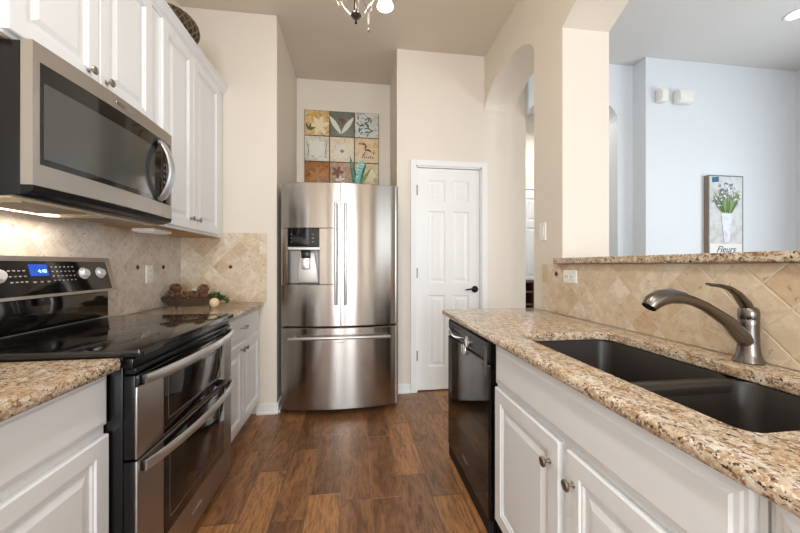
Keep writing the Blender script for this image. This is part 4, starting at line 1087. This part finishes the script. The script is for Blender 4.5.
def fl(seed, n, m, nm, L0, L1, W, z0=1.712, y=FY-0.0032):
    random.seed(seed); b = BM()
    for i in range(n):
        u = random.uniform(-1, 1)
        petal(b, kc+u*0.05, z0, PI/2-u*0.62+random.uniform(-0.12, 0.12), random.uniform(L0, L1), W, y=y-0.0004*i/n)
    part(nm, b, m, ca_, False)
fl(3, 26, mat('print_leaf_green', srgb(132, 160, 92), 0.7), 'printed_leaves', 0.12, 0.26, 0.007)
fl(5, 14, mat('print_leaf_dark', srgb(92, 116, 78), 0.7), 'printed_leaves', 0.08, 0.22, 0.005, y=FY-0.0045)
random.seed(9); b = BM(); b2 = BM()
for i in range(60):
    a = random.uniform(0.35, PI-0.35); r = random.uniform(0.15, 0.29); x = kc+r*math.cos(a)*0.62; z = 1.72+r*math.sin(a)
    petal(b2 if i % 5 < 2 else b, x, z, random.uniform(0, 6), 0.030, 0.007, y=FY-0.006)
part('printed_blossoms', b, mat('blossom_slate_blue', srgb(116, 124, 152), 0.7), ca_, False); part('printed_blossoms', b2, mat('blossom_white', srgb(240, 240, 240), 0.7), ca_, False)
INK = mat('black_ink', srgb(40, 40, 44), 0.7)
text_mesh('Fleurs', 0.090, lambda x, y, z: (kc+x-0.01, FY-0.0014-z, 1.352+y), mat_=INK, name='lettering', parent=ca_, shear=0.4)
b = BM(); prism(b, [(KX0+0.040, 2.015), (KX0+0.110, 2.022), (KX0+0.112, 2.072), (KX0+0.038, 2.066)], XZ, FY-0.003, FY-0.001)
part('sticker', b, mat('teal_sticker', srgb(24, 96, 132), 0.5), ca_, False, label='teal blue sticker')
for x0, x1, z0, z1, lb in ((2.885, 2.975, 2.775, 2.90, 'small white alarm sensor box, left of the pair high on the dining wall'), (3.085, 3.255, 2.775, 2.90, 'wider white alarm box, right of the pair high on the dining wall')):
    o = thing('alarm_box', lb, 'alarm box', ((x0+x1)/2, CWY, z0))
    part('housing', box(BM(), x0, x1, CWY-0.065, CWY-0.001, z0, z1, 0.012, 3), PLATE, o)
    part('front_cover', box(BM(), x0+0.01, x1-0.01, CWY-0.073, CWY-0.064, z0+0.012, z1-0.03, 0.003), PLATE, o)
# dining recessed light
LX, LY = 3.52, 2.19
rl = thing('recessed_light', 'lit recessed ceiling light over the dining area', 'ceiling light', (LX, LY, H))
part('trim_ring', lathe(BM(), [(0.060, 0.0), (0.075, -0.001), (0.078, -0.004), (0.072, -0.007), (0.060, -0.005)], (LX, LY, H), n=32, cap=False), TRIM, rl)
LE = mat('led_lens', (1, 1, 1, 1), 0.4); NT(LE).b.inputs['Emission Color'].default_value = (1, 0.98, 0.95, 1); NT(LE).b.inputs['Emission Strength'].default_value = 9
part('lens', lathe(BM(), [(0.061, -0.003), (0.058, -0.006), (0, -0.007)], (LX, LY, H), n=32), LE, rl)
# wooden bookcase-like stand in the hall beyond the arch
o = thing('wooden_cabinet', 'small dark wooden shelf seen in the hall beyond the arch', 'cabinet', (2.14, 3.79, 0))
b = BM(); WD = mat('dark_walnut', srgb(92, 62, 40), 0.45)
x0, x1, y0, y1 = 1.93, 2.35, 3.66, 3.92
for a in (x0, x0+0.16, x1-0.03): box(b, a, a+0.03, y0, y1, 0, 0.99)
box(b, x0, x1, y1-0.01, y1, 0, 0.99); box(b, x0-0.005, x1+0.005, y0-0.01, y1, 0.99, 1.015)
part('frame', b, WD, o)
for z in (0.1, 0.42, 0.72, 0.87):
    part('shelf', box(BM(), x0+0.03, x1-0.03, y0+0.005, y1-0.01, z, z+0.02), WD, o)
# white hall door beyond
hd = struct('door_2', six_panel(1.85, 2.65, 0.01, 2.22, 4.17), TRIM)
cs = BM(); 
for a, c, d, e in ((1.78, 1.845, 0, 2.29), (2.655, 2.72, 0, 2.29), (1.845, 2.655, 2.225, 2.29)): box(cs, a, c, 4.162, 4.20, d, e)
struct('trim_2', cs, TRIM)
